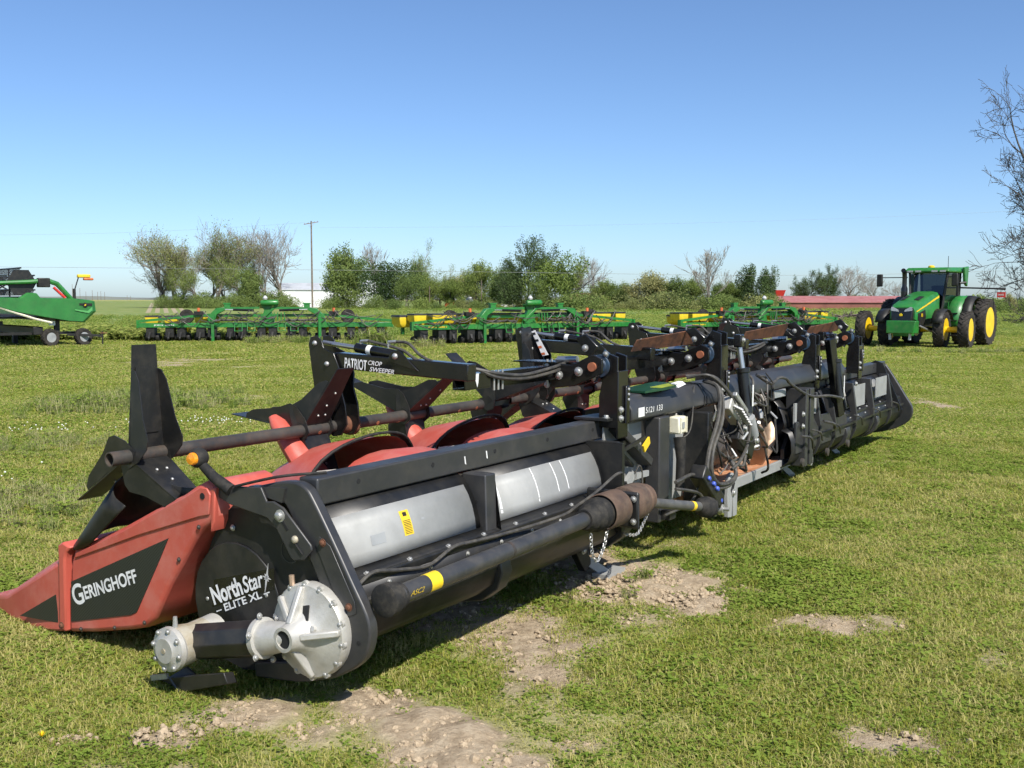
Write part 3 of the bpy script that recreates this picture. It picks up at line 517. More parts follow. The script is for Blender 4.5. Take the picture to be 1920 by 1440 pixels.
for x0, x1, D, yt, keys, nn, where in ((300,520,222,552,('bushd','bushd','bushd'),12,'under the leftmost trees'), (520,720,212,560,('bushd','bushs','bushd'),6,'by the white sheds'), (690,1000,196,558,('bushd','bushs','busho'),13,'between dark round evergreen and tall pine'), (1000,1230,184,555,('bushd','busho','bushs'),12,'right of the tall pine'), (1220,1450,180,552,('bushd','bushd','busho'),14,'around the lone bare tree'), (1460,1720,244,552,('busho','busho','bushd'),10,'behind the red building'), (1800,2000,150,552,('bushd','bushs','busho'),9,'right of the tractor')):
    for i in range(nn):
        x = x0+(x1-x0)*(i+.5+rb.uniform(-.45,.45))/nn; kk = keys[rb.randrange(3)]
        tree('bush', kk, x, D+rb.uniform(-6, 6), yt+rb.uniform(-14, 12), rb.uniform(0, 6), '%s hedge bush %s, %s from the left there' % (KN[kk], where, ORD[i]), rb.uniform(.7, 1.5), 'bushes under the far trees')
# big bare tree whose limbs reach in from the right
rngB = random.Random(77)
def big_tree():
    D = 90.; seg, tips = grow(rngB, 22.5, .8, .72, .3, 6, (2, 4), .12, .2, .3, .76, first=7)
    seg = [s for s in seg]; o = empty('big_bare_tree', (px(2052, D), D, -.46), 2.5); o.scale = (.7, .7, 1.0); tag(o, 'large bare tree reaching into the frame at the right edge', 'tree')
    inst(seg_mesh('trunk', [s for s in seg if s[4] < 3], M['barkdark'], 7), 'trunk', o); tw = [s for s in seg if s[4] >= 3]; tw2 = []
    for p, q, a, b, l in tw:
        tw2.append((p, q, a, b, l))
        if l >= 5:
            for _ in range(1):
                d = (q-p).normalized()+Vector((rngB.gauss(0,.6), rngB.gauss(0,.6), rngB.gauss(0,.6))); tw2.append((q, q+d.normalized()*rngB.uniform(.4,.9), b*.8, b*.4, l+1))
    inst(seg_mesh('crown', tw2, M['barkdark'], 3, .02), 'crown', o)
big_tree()
# ---- far wood on the horizon
def far_wood():
    b = MB(); n = 160; rs_ = np.random.RandomState(5); rows = [[], [], []]
    for i in range(n):
        x = -1500+1900*i/(n-1); h = 2.5+4*float(fbm(np.float64(i*.16), np.float64(0), 61))+.8*rs_.rand(); D = 1850+60*math.sin(i*.3)
        rows[0].append((x, D, -1)); rows[1].append((x, D+8, h)); rows[2].append((x, D+70, h*.8))
    b.grid(rows); tag(b.build('far_wood', M['hazed_farwood']), 'distant low wooded skyline at the left of the field', 'woods', kind='stuff')
far_wood()
# ---- buildings
def gable(name, x, D, w, d, h, rise, rz, wall, roof, label, ribs=0, cat='building', over=.25, door=None):
    o = empty(name, (px(x, D), D, -.46), rz); tag(o, label, cat); W, Dd = w/2, d/2
    m = MB(); m.prism([(-Dd, 0), (Dd, 0), (Dd, h), (0, h+rise), (-Dd, h)], 'x', -W, W); m.build('wall', wall, o)
    for s in (-1, 1):
        m = MB(); m.slab([(-W-over, s*(Dd+over), h-rise*over/Dd+.03), (W+over, s*(Dd+over), h-rise*over/Dd+.03), (W+over, 0, h+rise+.03), (-W-over, 0, h+rise+.03)], (0, 0, .12)); p = m.build('roof', roof, o)
        for k in range(ribs):
            xx = -W+(k+.5)*w/ribs; m = MB(); m.bar((xx, s*(Dd+over), h-rise*over/Dd+.17), (xx, s*.02, h+rise+.17), .1, .06); m.build('roof_rib', roof, p)
    for (dx, dw, dh) in (door or []):
        m = MB(); m.bx(dx-dw/2, dx+dw/2, -Dd-.06, -Dd-.003, 0, dh); m.build('door', M['grey'], o)
    return o
gable('white_shed', 612, 252, 22, 12, 4.1, 1.6, R(14), M['shedwhite'], M['shedroof'], 'long white metal shed behind the leafy tree by the pole', 0, door=[(4, 3, 2.8)])
gable('white_shed', 676, 244, 7, 9, 5.3, 1.1, R(-14), M['shedwhite'], M['shedroof'], 'bright white block-shaped shed end left of the dark round evergreen')
gable('grey_shed', 512, 262, 9, 8, 2.6, 1.2, 0, M['grey'], M['shedroof'], 'low pale roofed shed glimpsed behind the pale bare trees')
gable('small_house', 866, 222, 3.4, 4, 1.5, 1.3, R(20), M['wood'], M['shedroof'], 'small house with a pale metal roof among the middle trees')
gable('red_roofed_barn', 1103, 200, 8, 6, 1.9, 1.1, R(4), M['wood'], M['redroof'], 'red roofed barn half hidden by the middle trees')
gable('red_barn', 1575, 205, 27, 12, 1.3, 1.15, R(-2), M['redwall'], M['redroof'], 'long low red building with a pinkish metal roof left of the tractor', 0)
def smallthings():
    b = MB(); b.loft([[(x*s, y*s, z) for x, y in ((-1.2,-.7),(1.2,-.7),(1.2,.7),(-1.2,.7))] for z, s in ((0,.9),(.5,1),(1.1,.95),(1.35,.7))]); o = b.build('orange_tank', M['orange'], bevel=.15); o.location = (px(845, 218), 218, -.46); tag(o, 'orange red tank beside the small house', 'tank')
    o = empty('grain_cart', (px(1459, 225), 225, -.46)); tag(o, 'red grain cart top showing above the red building end', 'cart')
    b = MB(); b.loft([[(-.6,-.8,2.2),(.6,-.8,2.2),(.6,.8,2.2),(-.6,.8,2.2)],[(-1.1,-1.3,3.9),(1.1,-1.3,3.9),(1.1,1.3,3.9),(-1.1,1.3,3.9)]]); b.build('hopper', M['signred'], o)
    for sx in (-.8,.8): b = MB(); b.bar((sx,0,0),(sx,0,2.6),.15,.15); b.build('frame_leg', M['redwall'], o)
    for x, D, w, lab in ((922,214,2.6,'white car parked left of the dark evergreen'), (952,214,2.2,'small white car parked beside the other white car'), (1305, 186, 2.2, 'dark vehicle parked below the lone bare tree')):
        o = empty('parked_car', (px(x, D), D, -.46)); tag(o, lab, 'car'); mt = M['black'] if 'dark' in lab else M['shedwhite']
        b = MB(); b.prism([(-w*.75,.3),(w*.75,.3),(w*.75,.75),(w*.5,.85),(w*.3,1.35),(-w*.35,1.35),(-w*.55,.85),(-w*.75,.8)], 'y', -.8, .8); b.build('body', mt, o, bevel=.08)
        for sx in (-.45,.45):
            b = MB(); b.lathe([(.3,-.1),(.32,0),(.3,.1)], (sx*w,-.8,.3), (0,1,0), 12); b.build('wheel', M['tyre'], o)
        b = MB(); b.prism([(w*.42,.86),(w*.27,1.28),(-w*.3,1.28),(-w*.46,.86)], 'y', -.815, -.803); b.build('window', M['glass'], o)
    b = MB(); rs_ = np.random.RandomState(3)
    for k in range(170):
        a = rs_.rand()*6.28; r = rs_.rand()**.6; c = Vector((r*2.3*math.cos(a), r*1.1*math.sin(a), max(.05, (1-r)*.75*rs_.rand()))); d = Vector((rs_.randn(), rs_.randn(), rs_.randn()*.35)).normalized()*rs_.uniform(.3,.9); b.tube([c-d, c, c+d], [.05,.06,.03], 4)
    o = b.build('brush_pile', M['wood']); o.location = (px(1595, 102), 102, -.46); tag(o, 'heap of cut branches and brush in the field left of the tractor', 'brush pile', kind='stuff')
smallthings()
# ---- utility pole and wires
def pole(x, D, h, label, rz=.3, arm=True, r=.16):
    o = empty('utility_pole', (px(x, D), D, -.46), rz); tag(o, label, 'pole', 'utility poles'); b = MB(); b.tube([(0,0,0),(0,0,h)], [r, r*.7], 10); b.build('post', M['wood'], o)
    if arm:
        b = MB(); b.bar((-1.15,.2,h-.55),(1.15,.2,h-.1),.1,.12); b.build('crossarm', M['wood'], o)
        for sx in (-1.05,-.45,.5,1.05):
            b = MB(); b.lathe([(.02,0),(.05,.03),(.05,.1),(.03,.16),(0,.17)], (sx,.2,h-.27+sx*.2), (0,0,1), 8); b.build('insulator', M['grey'], o)
        b = MB(); b.bar((-.55,.12,h-.42),(0,.1,h-1.1),.03,.04); b.bar((.55,.12,h-.22),(0,.1,h-1.1),.03,.04); b.build('brace', M['zinc'], o)
    return o
pole(587, 165, 14.3, 'tall wooden utility pole with a tilted crossarm')
pole(806, 208, 4.6, 'short slim pole left of the little house', 0, False, .1); pole(903, 210, 5.8, 'slim pole right of the little house', 0, False, .1)
for i, (x, hh) in enumerate(((122,12),(139,20),(153,15),(164,11),(176,13),(186,11),(192,12),(199,11),(241,7),(247,6))):
    pole(x, 1250+20*i, hh, 'faint line pole far off on the left horizon, %s from the left' % ORD[i], .2*i, False, .3)
def wire(name, A, B, sag, r, label):
    A, B = Vector(A), Vector(B); pts = [A.lerp(B, t)-Vector((0,0,sag*4*t*(1-t))) for t in [i/40 for i in range(41)]]
    b = MB(); b.tube(pts, r, 4); tag(b.build(name, M['galv']), label, 'wire', 'overhead wires')
def wp(x, y, D): return (px(x, D), D, CAM_H+(560-y)/1941.0*D)
wire('overhead_wire', wp(-120,500,170), wp(1180,514,150), -.1, .022, 'pale overhead wire crossing in front of the left and middle trees')
wire('overhead_wire', wp(1180,514,150), wp(2060,500,140), .6, .018, 'pale overhead wire running on towards the right edge')
wire('overhead_wire', wp(602,428,165), wp(2200,380,190), 1.2, .010, 'thin high wire leaving the tall pole to the right')
wire('overhead_wire', wp(575,419,165), wp(-150,440,190), .8, .010, 'thin high wire leaving the tall pole to the left')
wire('overhead_wire', wp(1860,503,90), wp(2050,497,90), .1, .012, 'short bright wire right of the tractor cab')
# ================================================================== MACHINES IN THE BACKGROUND
def wheel(parent, c, Rr, w, rimR, rimm, name='wheel', lugs=20, face=1, tyrem=None, dish=.1):
    """wheel with its axle along local y; face=+1/-1 is the outer side"""
    b = MB(); h = w/2
    b.lathe([(rimR, -h*.8), (rimR+(Rr-rimR)*.35, -h), (Rr*.93, -h*.98), (Rr*.965, -h*.75), (Rr*.97, 0), (Rr*.965, h*.75), (Rr*.93, h*.98), (rimR+(Rr-rimR)*.35, h), (rimR, h*.8)], (0,0,0), (0,1,0), 40, True)
    for k in range(lugs):
        for s in (-1, 1):
            a0 = 6.2832*(k+(.5 if s > 0 else 0))/lugs; P = []
            for t in (0, .5, 1): a = a0+t*6.2832/lugs*.85; rr = Rr*(.985-.02*t); P.append(Vector((math.cos(a)*rr, s*h*(.02+.96*t), math.sin(a)*rr)))
            b.bar(P[0], P[1], Rr*.05, w*.1, up=P[0]); b.bar(P[1], P[2], Rr*.05, w*.1, up=P[1])
    t = b.build(name, tyrem or M['tyre'], parent); t.location = c
    b = MB(); f = face; b.lathe([(rimR*1.06, f*h*.86), (rimR*1.0, f*h*.82), (rimR*.95, f*h*.5), (rimR*.9, f*h*dish), (rimR*.45, f*h*dish), (rimR*.4, f*h*(dish+.12)), (rimR*.2, f*h*(dish+.16)), (rimR*.18, f*h*(dish+.35)), (0, f*h*(dish+.35))], (0,0,0), (0,1,0), 28)
    b.lathe([(rimR*1.06, -f*h*.86), (rimR*.98, -f*h*.8), (rimR*.93, -f*h*.3), (rimR*.9, f*h*dish*.8), (0, f*h*dish*.8)], (0,0,0), (0,1,0), 28)
    rim = b.build('rim', rimm, t); nb = MB(); nb.lathe([(.0, 0), (rimR*.045, 0), (rimR*.045, .02), (0, .025)], (0,0,0), (0,f,0), 6); nm = nb.mesh('wheel_nut', M['zinc'])
    return t
def planter(name, A, B, label, chemical=False, seed=1, left_big=False):
    A, B = Vector(A), Vector(B); Lg = (B-A).length; rz = math.atan2(B.y-A.y, B.x-A.x)
    o = empty(name, ((A.x+B.x)/2, (A.y+B.y)/2, -.46), rz); tag(o, label, 'planter', 'planters parked in a row'); G = M['green']; rg = random.Random(seed); W = Lg/2
    for nm, x0, x1 in (('wing_bar', -W, -W*.42), ('centre_bar', -W*.42+.01, W*.42-.01), ('wing_bar', W*.42, W)):
        b = MB(); b.bx(x0, x1, -.1, .1, .68, .9); p = b.build(nm, G, o, bevel=.012)
        for k in range(int((x1-x0)/.19)):
            if k % 4 == 3: continue
            b = MB(); b.bx(x0+.1+k*.19, x0+.125+k*.19, -.115, -.1, .69, .89); b.build('clamp_strap', G, p)
    for s in (-1, 1):
        b = MB(); b.bar((s*W, .05, .98), (s*W*.42, .05, 1.3), .1, .12); b.build('wing_brace', G, o)
        b = MB(); b.bx(s*W-.05, s*W+.05, -.1, .1, .66, 1.04); b.build('wing_end_plate', G, o)
        b = MB(); b.slab([(s*W*.42,-.16,.66),(s*W*.42+s*.35,-.16,.66),(s*W*.42+s*.2,-.16,1.25),(s*W*.42-s*.15,-.16,1.6),(s*W*.42-s*.55,-.16,1.65),(s*W*.42-s*.6,-.16,1.52),(s*W*.42-s*.2,-.16,1.3)], (0,.32,0)); b.build('hinge_tower', G, o, bevel=.02)
        b = MB(); b.bx(s*W*.42-.07, s*W*.42+.07, -.26, -.14, .02, 1.2); p = b.build('stand_leg', G, o, bevel=.01); b = MB(); b.bx(s*W*.42-.12, s*W*.42+.12, -.3, -.1, 0, .02); b.build('foot', G, p)
        b = MB(); b.bar((s*.35,0,1.62), (s*(W*.42-.45),0,1.6), .12, .1); b.build('fold_link', G, o)
        b = MB(); b.tube([(s*.6,-.1,1.5),(s*W*.26,-.1,1.53)], .06, 10); p = b.build('fold_cylinder', M['blackglossy'], o); b = MB(); b.tube([(s*W*.26,-.1,1.53),(s*W*.36,-.1,1.545)], .03, 8); b.build('rod', M['chrome'], p)
        t = wheel(o, (s*W*.64, .55, 1.2), .34, .3, .17, M['blackmatt'], 'transport_wheel', 14); t.rotation_euler = (0,0,R(8))
        b = MB(); b.tube([(s*W*.53,-.05,1.45),(s*W*.53,-.05,1.62)], .07, 8); b.build('warning_lamp', M['orange'], o)
        b = MB(); b.bx(s*W*.53-.22, s*W*.53+.22, -.1, .12, 1.28, 1.46); b.build('lamp_bracket', M['blackmatt'], o)
        b = MB(); b.tube([(s*.9,-.14,1.03),(s*W*.4,-.14,1.03)], .05, 8); b.build('steering_cylinder', M['oldtube'], o)
        for xx in (s*.55, s*1.15): 
            b = MB(); b.bar((xx,-.15,.95),(xx,-.3,.5),.03,.05); b.bar((xx+.35*s,-.15,.95),(xx+.35*s,-.3,.5),.03,.05); b.bx(min(xx,xx+.35*s), max(xx,xx+.35*s), -.33,-.28,.5,.53); b.build('step', G, o)
    b = MB(); b.bx(-W*.42, W*.42, .1, .22, 1.18, 1.32); b.build('upper_bar', G, o, bevel=.01)
    b = MB(); b.slab([(-.35,0,.9),(.35,0,.9),(.18,0,1.55),(.3,0,1.8),(-.3,0,1.8),(-.12,0,1.5)], (0,.25,0)); b.bar((-.35,0,1.0),(.5,0,1.75),.12,.12); b.build('mast', G, o, bevel=.02)
    b = MB(); b.lathe([(0,-.42),(.1,-.42),(.14,-.36),(.14,.36),(.1,.42),(0,.42)], (.15,-.1,1.86), (1,0,.02), 16); b.build('air_tank', G, o)
    b = MB(); b.lathe([(.0,0),(.1,.02),(.12,.1),(.05,.2),(0,.22)], (-.05,-.1,2.0), (0,0,1), 10); b.build('valve_top', M['silver'], o)
    for k in range(4): b = MB(); b.bx(.35+.16*k, .4+.16*k, -.2, -.15, 1.0, 1.4); b.build('manifold_rod', G, o)
    for xx in (1.9,-1.9) : b = MB(); b.bx(xx-.14, xx+.14, .2, .4, 1.55, 1.8); b.bx(xx-.18, xx+.18, .18, .42, 1.8, 1.86); b.build('seed_tank_cap', M['green'], o)
    for k in range(34):                                           # hoses sagging along the frame
        x0 = rg.uniform(-W*.8, W*.75); x1 = x0+rg.uniform(.5, 1.7)*rg.choice((-1, 1)); z0, z1 = rg.uniform(1.0,1.55), rg.uniform(.95,1.5); y = rg.uniform(-.28,-.13)
        b = MB(); b.tube(spline([(x0,y,z0),((x0+x1)/2,y-.08,min(z0,z1)-rg.uniform(.05,.3)),(x1,y,z1)],6), .022, 5); b.build('hose', M['hose'], o)
    n = 16; hb = MB(); hb.loft([[(-.2,-.24,.0),(.2,-.24,.0),(.2,.24,.0),(-.2,.24,.0)],[(-.28,-.32,.16),(.28,-.32,.16),(.28,.32,.16),(-.28,.32,.16)],[(-.29,-.33,.38),(.29,-.33,.38),(.29,.33,.38),(-.29,.33,.38)]]); hm = hb.mesh('hopper', M['hopper'])
    lb = MB(); lb.loft([[(-.31,-.35,.38),(.31,-.35,.38),(.31,.35,.38),(-.31,.35,.38)],[(-.29,-.33,.44),(.29,-.33,.44),(.29,.33,.44),(-.29,.33,.44)]]); lm = lb.mesh('lid', M['blackmatt'])
    ub = MB(); ub.bx(-.12,.12,-.05,.55,.22,.68); ub.bar((0,.2,.5),(0,.75,.3),.12,.16); ub.lathe([(0,-.03),(.19,-.02),(.2,0),(.19,.02),(0,.03)], (-.06,.3,.2), (1,.08,0), 18); ub.lathe([(0,-.03),(.19,-.02),(.2,0),(.19,.02),(0,.03)], (.06,.3,.2), (1,-.08,0), 18)
    ub.lathe([(.07,-.05),(.19,-.05),(.205,0),(.19,.05),(.07,.05)], (-.16,.42,.2), (1,.05,0), 18); ub.lathe([(.07,-.05),(.19,-.05),(.205,0),(.19,.05),(.07,.05)], (.16,.42,.2), (1,-.05,0), 18); ub.bar((0,-.05,.45),(-.02,-.22,.16),.06,.05); ub.lathe([(0,-.01),(.14,-.01),(.14,.01),(0,.01)], (-.04,-.16,.16), (1,.2,0), 14); ub.bx(-.1,.1,.1,.4,.6,.86)
    um = ub.mesh('row_unit', M['blackmatt'])
    for k in range(n):
        x = -W+.3+(Lg-.6)*(k+.5)/n+(.09 if k % 2 else -.09); u = inst(um, 'row_unit', o, (x, 0, 0), (0,0,rg.uniform(-.04,.04)), (1.6,1,1))
        hz = .45 if seed == 1 and k not in (0, 1, 3, 4) else .95 if seed > 1 else .8; inst(hm, 'seed_hopper', u, (0, .62, hz), (0,0,0), (.66,1,1)); inst(lm, 'hopper_lid', u, (0, .62, hz+.003), (0,0,0), (.66,1,1))
    text('lettering', 'JOHN DEERE', (-W+.75,-.1035,.75), (1,0,0), (0,0,1), .95, .08, M['yellow'] if seed != 1 else M['white'], o, .02, 0, .004)
    return o
planter('row_crop_planter', (-17.9,49.6), (-5.9,51.1), 'green folding planter at the left with white lettered bar', seed=1)
planter('row_crop_planter', (-4.4,45.5), (6.1,52.2), 'green folding planter in the middle with yellow hoppers behind its left wing', seed=2)
planter('row_crop_planter', (8.1,50.0), (17.9,57.4), 'green folding planter at the right, half hidden by the black harvester head', seed=3)
def big_hoppers():
    for i, (x, y) in enumerate(((-4.95,46.9),(-4.05,47.5),(-3.35,48.0),(-2.45,48.6))):
        o = empty('seed_box', (x, y, .36), R(32.5)); tag(o, 'large yellow seed box with black lid, %s of four left of the middle planter' % ('first','second','third','last')[i], 'seed box', 'large seed boxes of the middle planter')
        b = MB(); b.loft([[(-.22,-.3,-.05),(.22,-.3,-.05),(.22,.3,-.05),(-.22,.3,-.05)],[(-.34,-.42,.12),(.34,-.42,.12),(.34,.42,.12),(-.34,.42,.12)],[(-.36,-.44,.42),(.36,-.44,.42),(.36,.44,.42),(-.36,.44,.42)]]); b.build('box', M['hopper'], o, bevel=.03)
        b = MB(); b.loft([[(-.38,-.46,.43),(.38,-.46,.43),(.38,.46,.43),(-.38,.46,.43)],[(-.34,-.42,.5),(.34,-.42,.5),(.34,.42,.5),(-.34,.42,.5)]]); b.build('lid', M['blackmatt'], o)
        b = MB(); b.bx(-.05,.05,-.1,.1,-.36,-.052); b.build('mount', M['green'], o)
    for i, (x, y) in enumerate(((8.35,51.6),(9.25,52.2),(10.15,52.8))):
        o = empty('seed_box', (x, y, .3), R(36)); tag(o, 'large yellow seed box with black lid, %s of three left of the right planter' % ('first','second','last')[i], 'seed box', 'large seed boxes of the right planter')
        b = MB(); b.loft([[(-.3,-.3,.0),(.3,-.3,.0),(.3,.3,.0),(-.3,.3,.0)],[(-.5,-.42,.14),(.5,-.42,.14),(.5,.42,.14),(-.5,.42,.14)],[(-.52,-.44,.42),(.52,-.44,.42),(.52,.44,.42),(-.52,.44,.42)]]); b.build('box', M['hopper'], o, bevel=.03)
        b = MB(); b.loft([[(-.54,-.46,.43),(.54,-.46,.43),(.54,.46,.43),(-.54,.46,.43)],[(-.5,-.42,.5),(.5,-.42,.5),(.5,.42,.5),(-.5,.42,.5)]]); b.build('lid', M['blackmatt'], o)
        b = MB(); b.bx(-.05,.05,-.1,.1,-.36,-.002); b.build('mount', M['green'], o)
big_hoppers()
# ---- tractor
def tractor():
    hd = math.atan2(-.77, -.637); o = empty('tractor', (19.2, 46.85, -.46), hd); tag(o, 'large green tractor with yellow dual wheels and dark cab', 'tractor'); G = M['green']; BK = M['blackmatt']
    for y, f in ((1.1,1),(2.05,1),(-1.1,-1),(-2.05,-1)): wheel(o, (0,y,1.03), 1.03, .48, .62, M['jyellow'], 'rear_wheel', 22, f, None, -.35)
    for y, f in ((1.15,1),(2.15,1),(-1.15,-1),(-2.15,-1)):
        t = wheel(o, (3.05,y,.77), .77, .42, .45, M['jyellow'], 'front_wheel', 20, f, None, -.55); t.rotation_euler = (0,0,R(4))
    for x, z, r in ((0,1.03,.15),(3.05,.77,.12)):
        b = MB(); b.tube([(x,-2.1,z),(x,2.1,z)], r, 14); b.build('axle', M['jyellow'], o)
    b = MB(); b.bx(.2,4.1,-.32,.32,.62,1.25); b.build('chassis', M['blackmatt'], o, bevel=.04)
    rows = []
    for x, w, zb, zt in ((4.5,.52,1.2,1.72),(4.3,.56,1.15,1.85),(3.4,.58,1.2,2.08),(2.4,.6,1.25,2.28),(1.75,.62,1.3,2.38)):
        rows.append([(x,-w,zb),(x,-w,zt-.22),(x,-w*.84,zt-.05),(x,-w*.5,zt),(x,w*.5,zt),(x,w*.84,zt-.05),(x,w,zt-.22),(x,w,zb)])
    b = MB(); b.loft(rows); hood = b.build('hood', G, o, ang=30)
    for s in (-1, 1):
        b = MB()
        P = [(4.42,s*.549,1.5),(3.4,s*.592,1.74),(2.4,s*.612,1.98),(1.85,s*.63,2.1),(1.85,s*.63,2.2),(2.4,s*.612,2.06),(3.4,s*.592,1.81),(4.42,s*.549,1.55)]; b.slab(P, (0,s*.006,0)); b.build('side_stripe', M['jyellow'], hood)
        b = MB(); b.slab([(4.3,s*.572,.95),(3.7,s*.59,.95),(3.4,s*.6,1.25),(3.5,s*.592,1.6),(4.3,s*.572,1.45)], (0,s*.01,0)); b.build('side_grille', BK, hood)
        b = MB(); b.slab([(3.75,s*.2,2.02),(3.05,s*.2,2.17),(3.05,s*.4,2.145),(3.75,s*.4,1.995)], (0,0,.012)); b.build('hood_vent', BK, hood)
    b = MB(); b.loft([[(4.5,-.47,.95),(4.5,-.47,1.68),(4.5,.47,1.68),(4.5,.47,.95)],[(4.68,-.4,.95),(4.62,-.42,1.6),(4.62,.42,1.6),(4.68,.4,.95)]]); g = b.build('grille', M['blackglossy'], o, bevel=.03)
    for s in (-1, 1):
        b = MB(); b.slab([(4.63,s*.12,1.52),(4.61,s*.43,1.56),(4.61,s*.43,1.72),(4.58,s*.36,1.72),(4.61,s*.14,1.6)], (.03,0,0)); b.build('headlight', M['lens'], g)
    b = MB(); b.slab([(4.69,-.06,1.34),(4.69,.06,1.34),(4.69,.07,1.42),(4.69,0,1.46),(4.69,-.07,1.42)], (.012,0,0)); b.build('emblem', M['jyellow'], g)
    b = MB(); b.loft([[(4.6,-.5,.62),(4.6,.72,.62),(4.6,.72,1.15),(4.6,-.5,1.15)],[(5.0,-.5,.62),(5.0,.6,.62),(5.0,.72,1.15),(5.0,-.5,1.15)]]); b.build('front_weight', G, o, bevel=.03)
    b = MB(); b.bx(4.0,4.62,-.35,.35,.5,.8); b.build('front_support', G, o, bevel=.03)
    for s in (-1, 1):
        b = MB(); b.bar((4.75,s*.4,.35),(4.75,s*.42,.62),.07,.1); b.build('hitch_hook', M['silver'], o)
        b = MB(); b.bar((4.0,s*.5,.9),(3.2,s*1.0,.75),.12,.1); b.build('suspension_arm', BK, o)
        b = MB(); b.tube([(4.2,s*.45,1.0),(3.6,s*.9,.7)], .04, 8); b.build('steering_cylinder', M['chrome'], o)
    cz = (1.35, 3.2); C0 = [(1.62,.62,1.55),(1.62,-.62,1.55),(.0,-.9,1.55),(.0,.9,1.55)]
    pillars = [((1.6,s*.66,1.5),(1.35,s*.82,3.2)) for s in (-1,1)]+[((.25,s*.92,1.5),(.1,s*.9,3.2)) for s in (-1,1)]+[((-.35,s*.8,1.9),(-.3,s*.85,3.2)) for s in (-1,1)]
    b = MB()
    for p, q in pillars: b.bar(p, q, .07, .1)
    b.build('cab_frame', BK, o)
    b = MB(); b.loft([[(1.62,-.64,1.35),(1.62,.64,1.35),(.2,.92,1.35),(-.4,.8,1.5),(-.4,-.8,1.5),(.2,-.92,1.35)],[(1.63,-.66,1.62),(1.63,.66,1.62),(.2,.93,1.62),(-.4,.82,1.9),(-.4,-.82,1.9),(.2,-.93,1.62)]]); b.build('cab_base', BK, o)
    gm = M['cabglass']
    for nm, q in (('windscreen', [(1.6,-.63,1.62),(1.6,.63,1.62),(1.36,.79,3.18),(1.36,-.79,3.18)]), ('side_window', [(1.58,.665,1.62),(.27,.915,1.62),(.12,.895,3.18),(1.35,.815,3.18)]), ('side_window', [(1.58,-.665,1.62),(.27,-.915,1.62),(.12,-.895,3.18),(1.35,-.815,3.18)]), ('quarter_window', [(.24,.915,1.7),(-.35,.8,1.95),(-.3,.845,3.18),(.1,.895,3.18)]), ('rear_window', [(-.36,-.78,1.95),(-.36,.78,1.95),(-.31,.83,3.18),(-.31,-.83,3.18)])):
        b = MB(); b.add(q, [(0,1,2,3)]); b.build(nm, gm, o)
    b = MB(); b.bx(.0,.55,-.28,.28,1.5,2.0); b.bx(-.05,.12,-.27,.27,2.0,2.65); b.build('seat', BK, o, bevel=.05)
    b = MB(); b.lathe([(.19,-.015),(.21,0),(.19,.015),(.17,0)], (1.0,0,2.35), (-.5,0,.8), 20, True); b.tube([(1.0,0,2.35),(1.25,0,1.6)], .035, 8); b.build('steering_wheel', BK, o)
    b = MB(); b.bx(.1,.6,-.62,-.32,1.6,2.25); b.build('armrest_console', BK, o, bevel=.04)
    b = MB(); b.loft([[(1.62,-.92,3.2),(1.62,.92,3.2),(-.5,1.0,3.2),(-.5,-1.0,3.2)],[(1.66,-.95,3.28),(1.66,.95,3.28),(-.55,1.03,3.28),(-.55,-1.03,3.28)],[(1.5,-.85,3.42),(1.5,.85,3.42),(-.45,.95,3.46),(-.45,-.95,3.46)]]); rf = b.build('roof', G, o, bevel=.03)
    for y in (-.7,-.35,.35,.7): b = MB(); b.bx(1.66,1.7,y-.12,y+.12,3.22,3.3); b.build('work_light', M['lens'], rf)
    b = MB(); b.slab([(-.55,1.03,3.5),(.05,1.03,3.45),(-.1,1.03,2.75),(-.42,1.03,2.6)], (0,.12,0)); b.build('roof_side_panel', G, rf, bevel=.03)
    b = MB(); b.tube([(.3,.5,3.45),(.3,.5,3.95)], .012, 5); b.build('antenna', BK, rf); b = MB(); b.lathe([(0,0),(.14,0),(.14,.06),(.08,.1),(0,.1)], (1.0,0,3.43), (0,0,1), 14); b.build('receiver', M['jyellow'], rf)
    b = MB(); b.tube(spline([(1.9,-.85,1.7),(1.9,-.85,2.5),(1.9,-.85,3.0),(1.95,-.85,3.22),(2.1,-.85,3.3)],5), [.14]*6+[.1]*15, 14); b.build('exhaust_stack', M['blackglossy'], o)
    b = MB(); b.tube([(1.6,-.5,1.85),(2.15,-.9,1.95)], .2, 14); b.build('air_cleaner', BK, o)
    for s, ex in ((-1,1.0),(1,.15)):
        b = MB(); b.bar((1.5,s*.85,3.0),(1.6,s*(1.0+ex),3.0),.04,.04); p = b.build('mirror_arm', BK, o); b = MB(); b.bx(1.55,1.68,s*(1.05+ex)-.13,s*(1.05+ex)+.13,2.6,3.15); b.build('mirror', BK, p, bevel=.04)
    for s in (-1, 1):                                              # fenders
        P = []; 
        for k in range(9):
            a = R(-10+k*21); P.append([(1.15*math.cos(a), s*.72, 1.03+1.15*math.sin(a)), (1.15*math.cos(a), s*1.35, 1.03+1.15*math.sin(a))])
        b = MB(); b.grid(P); b.build('rear_fender', G, o, solid=.04)
        P = []
        for k in range(8):
            a = R(0+k*20); P.append([(1.17*math.cos(a), s*1.36, 1.03+1.17*math.sin(a)), (1.14*math.cos(a), s*1.75, 1.0+1.14*math.sin(a))])
        b = MB(); b.grid(P); b.build('fender_extension', BK, o, solid=.04)
        b = MB(); b.slab([(1.1,s*.73,1.1),(1.0,s*.73,1.9),(.4,s*.73,2.2),(-.3,s*.73,2.2),(-.3,s*.73,1.2)], (0,s*.05,0)); b.build('fender_side', G, o)
        P = []
        for k in range(7):
            a = R(20+k*22); P.append([(3.05+.86*math.cos(a), s*.95, .77+.86*math.sin(a)), (3.05+.86*math.cos(a), s*1.4, .77+.84*math.sin(a))])
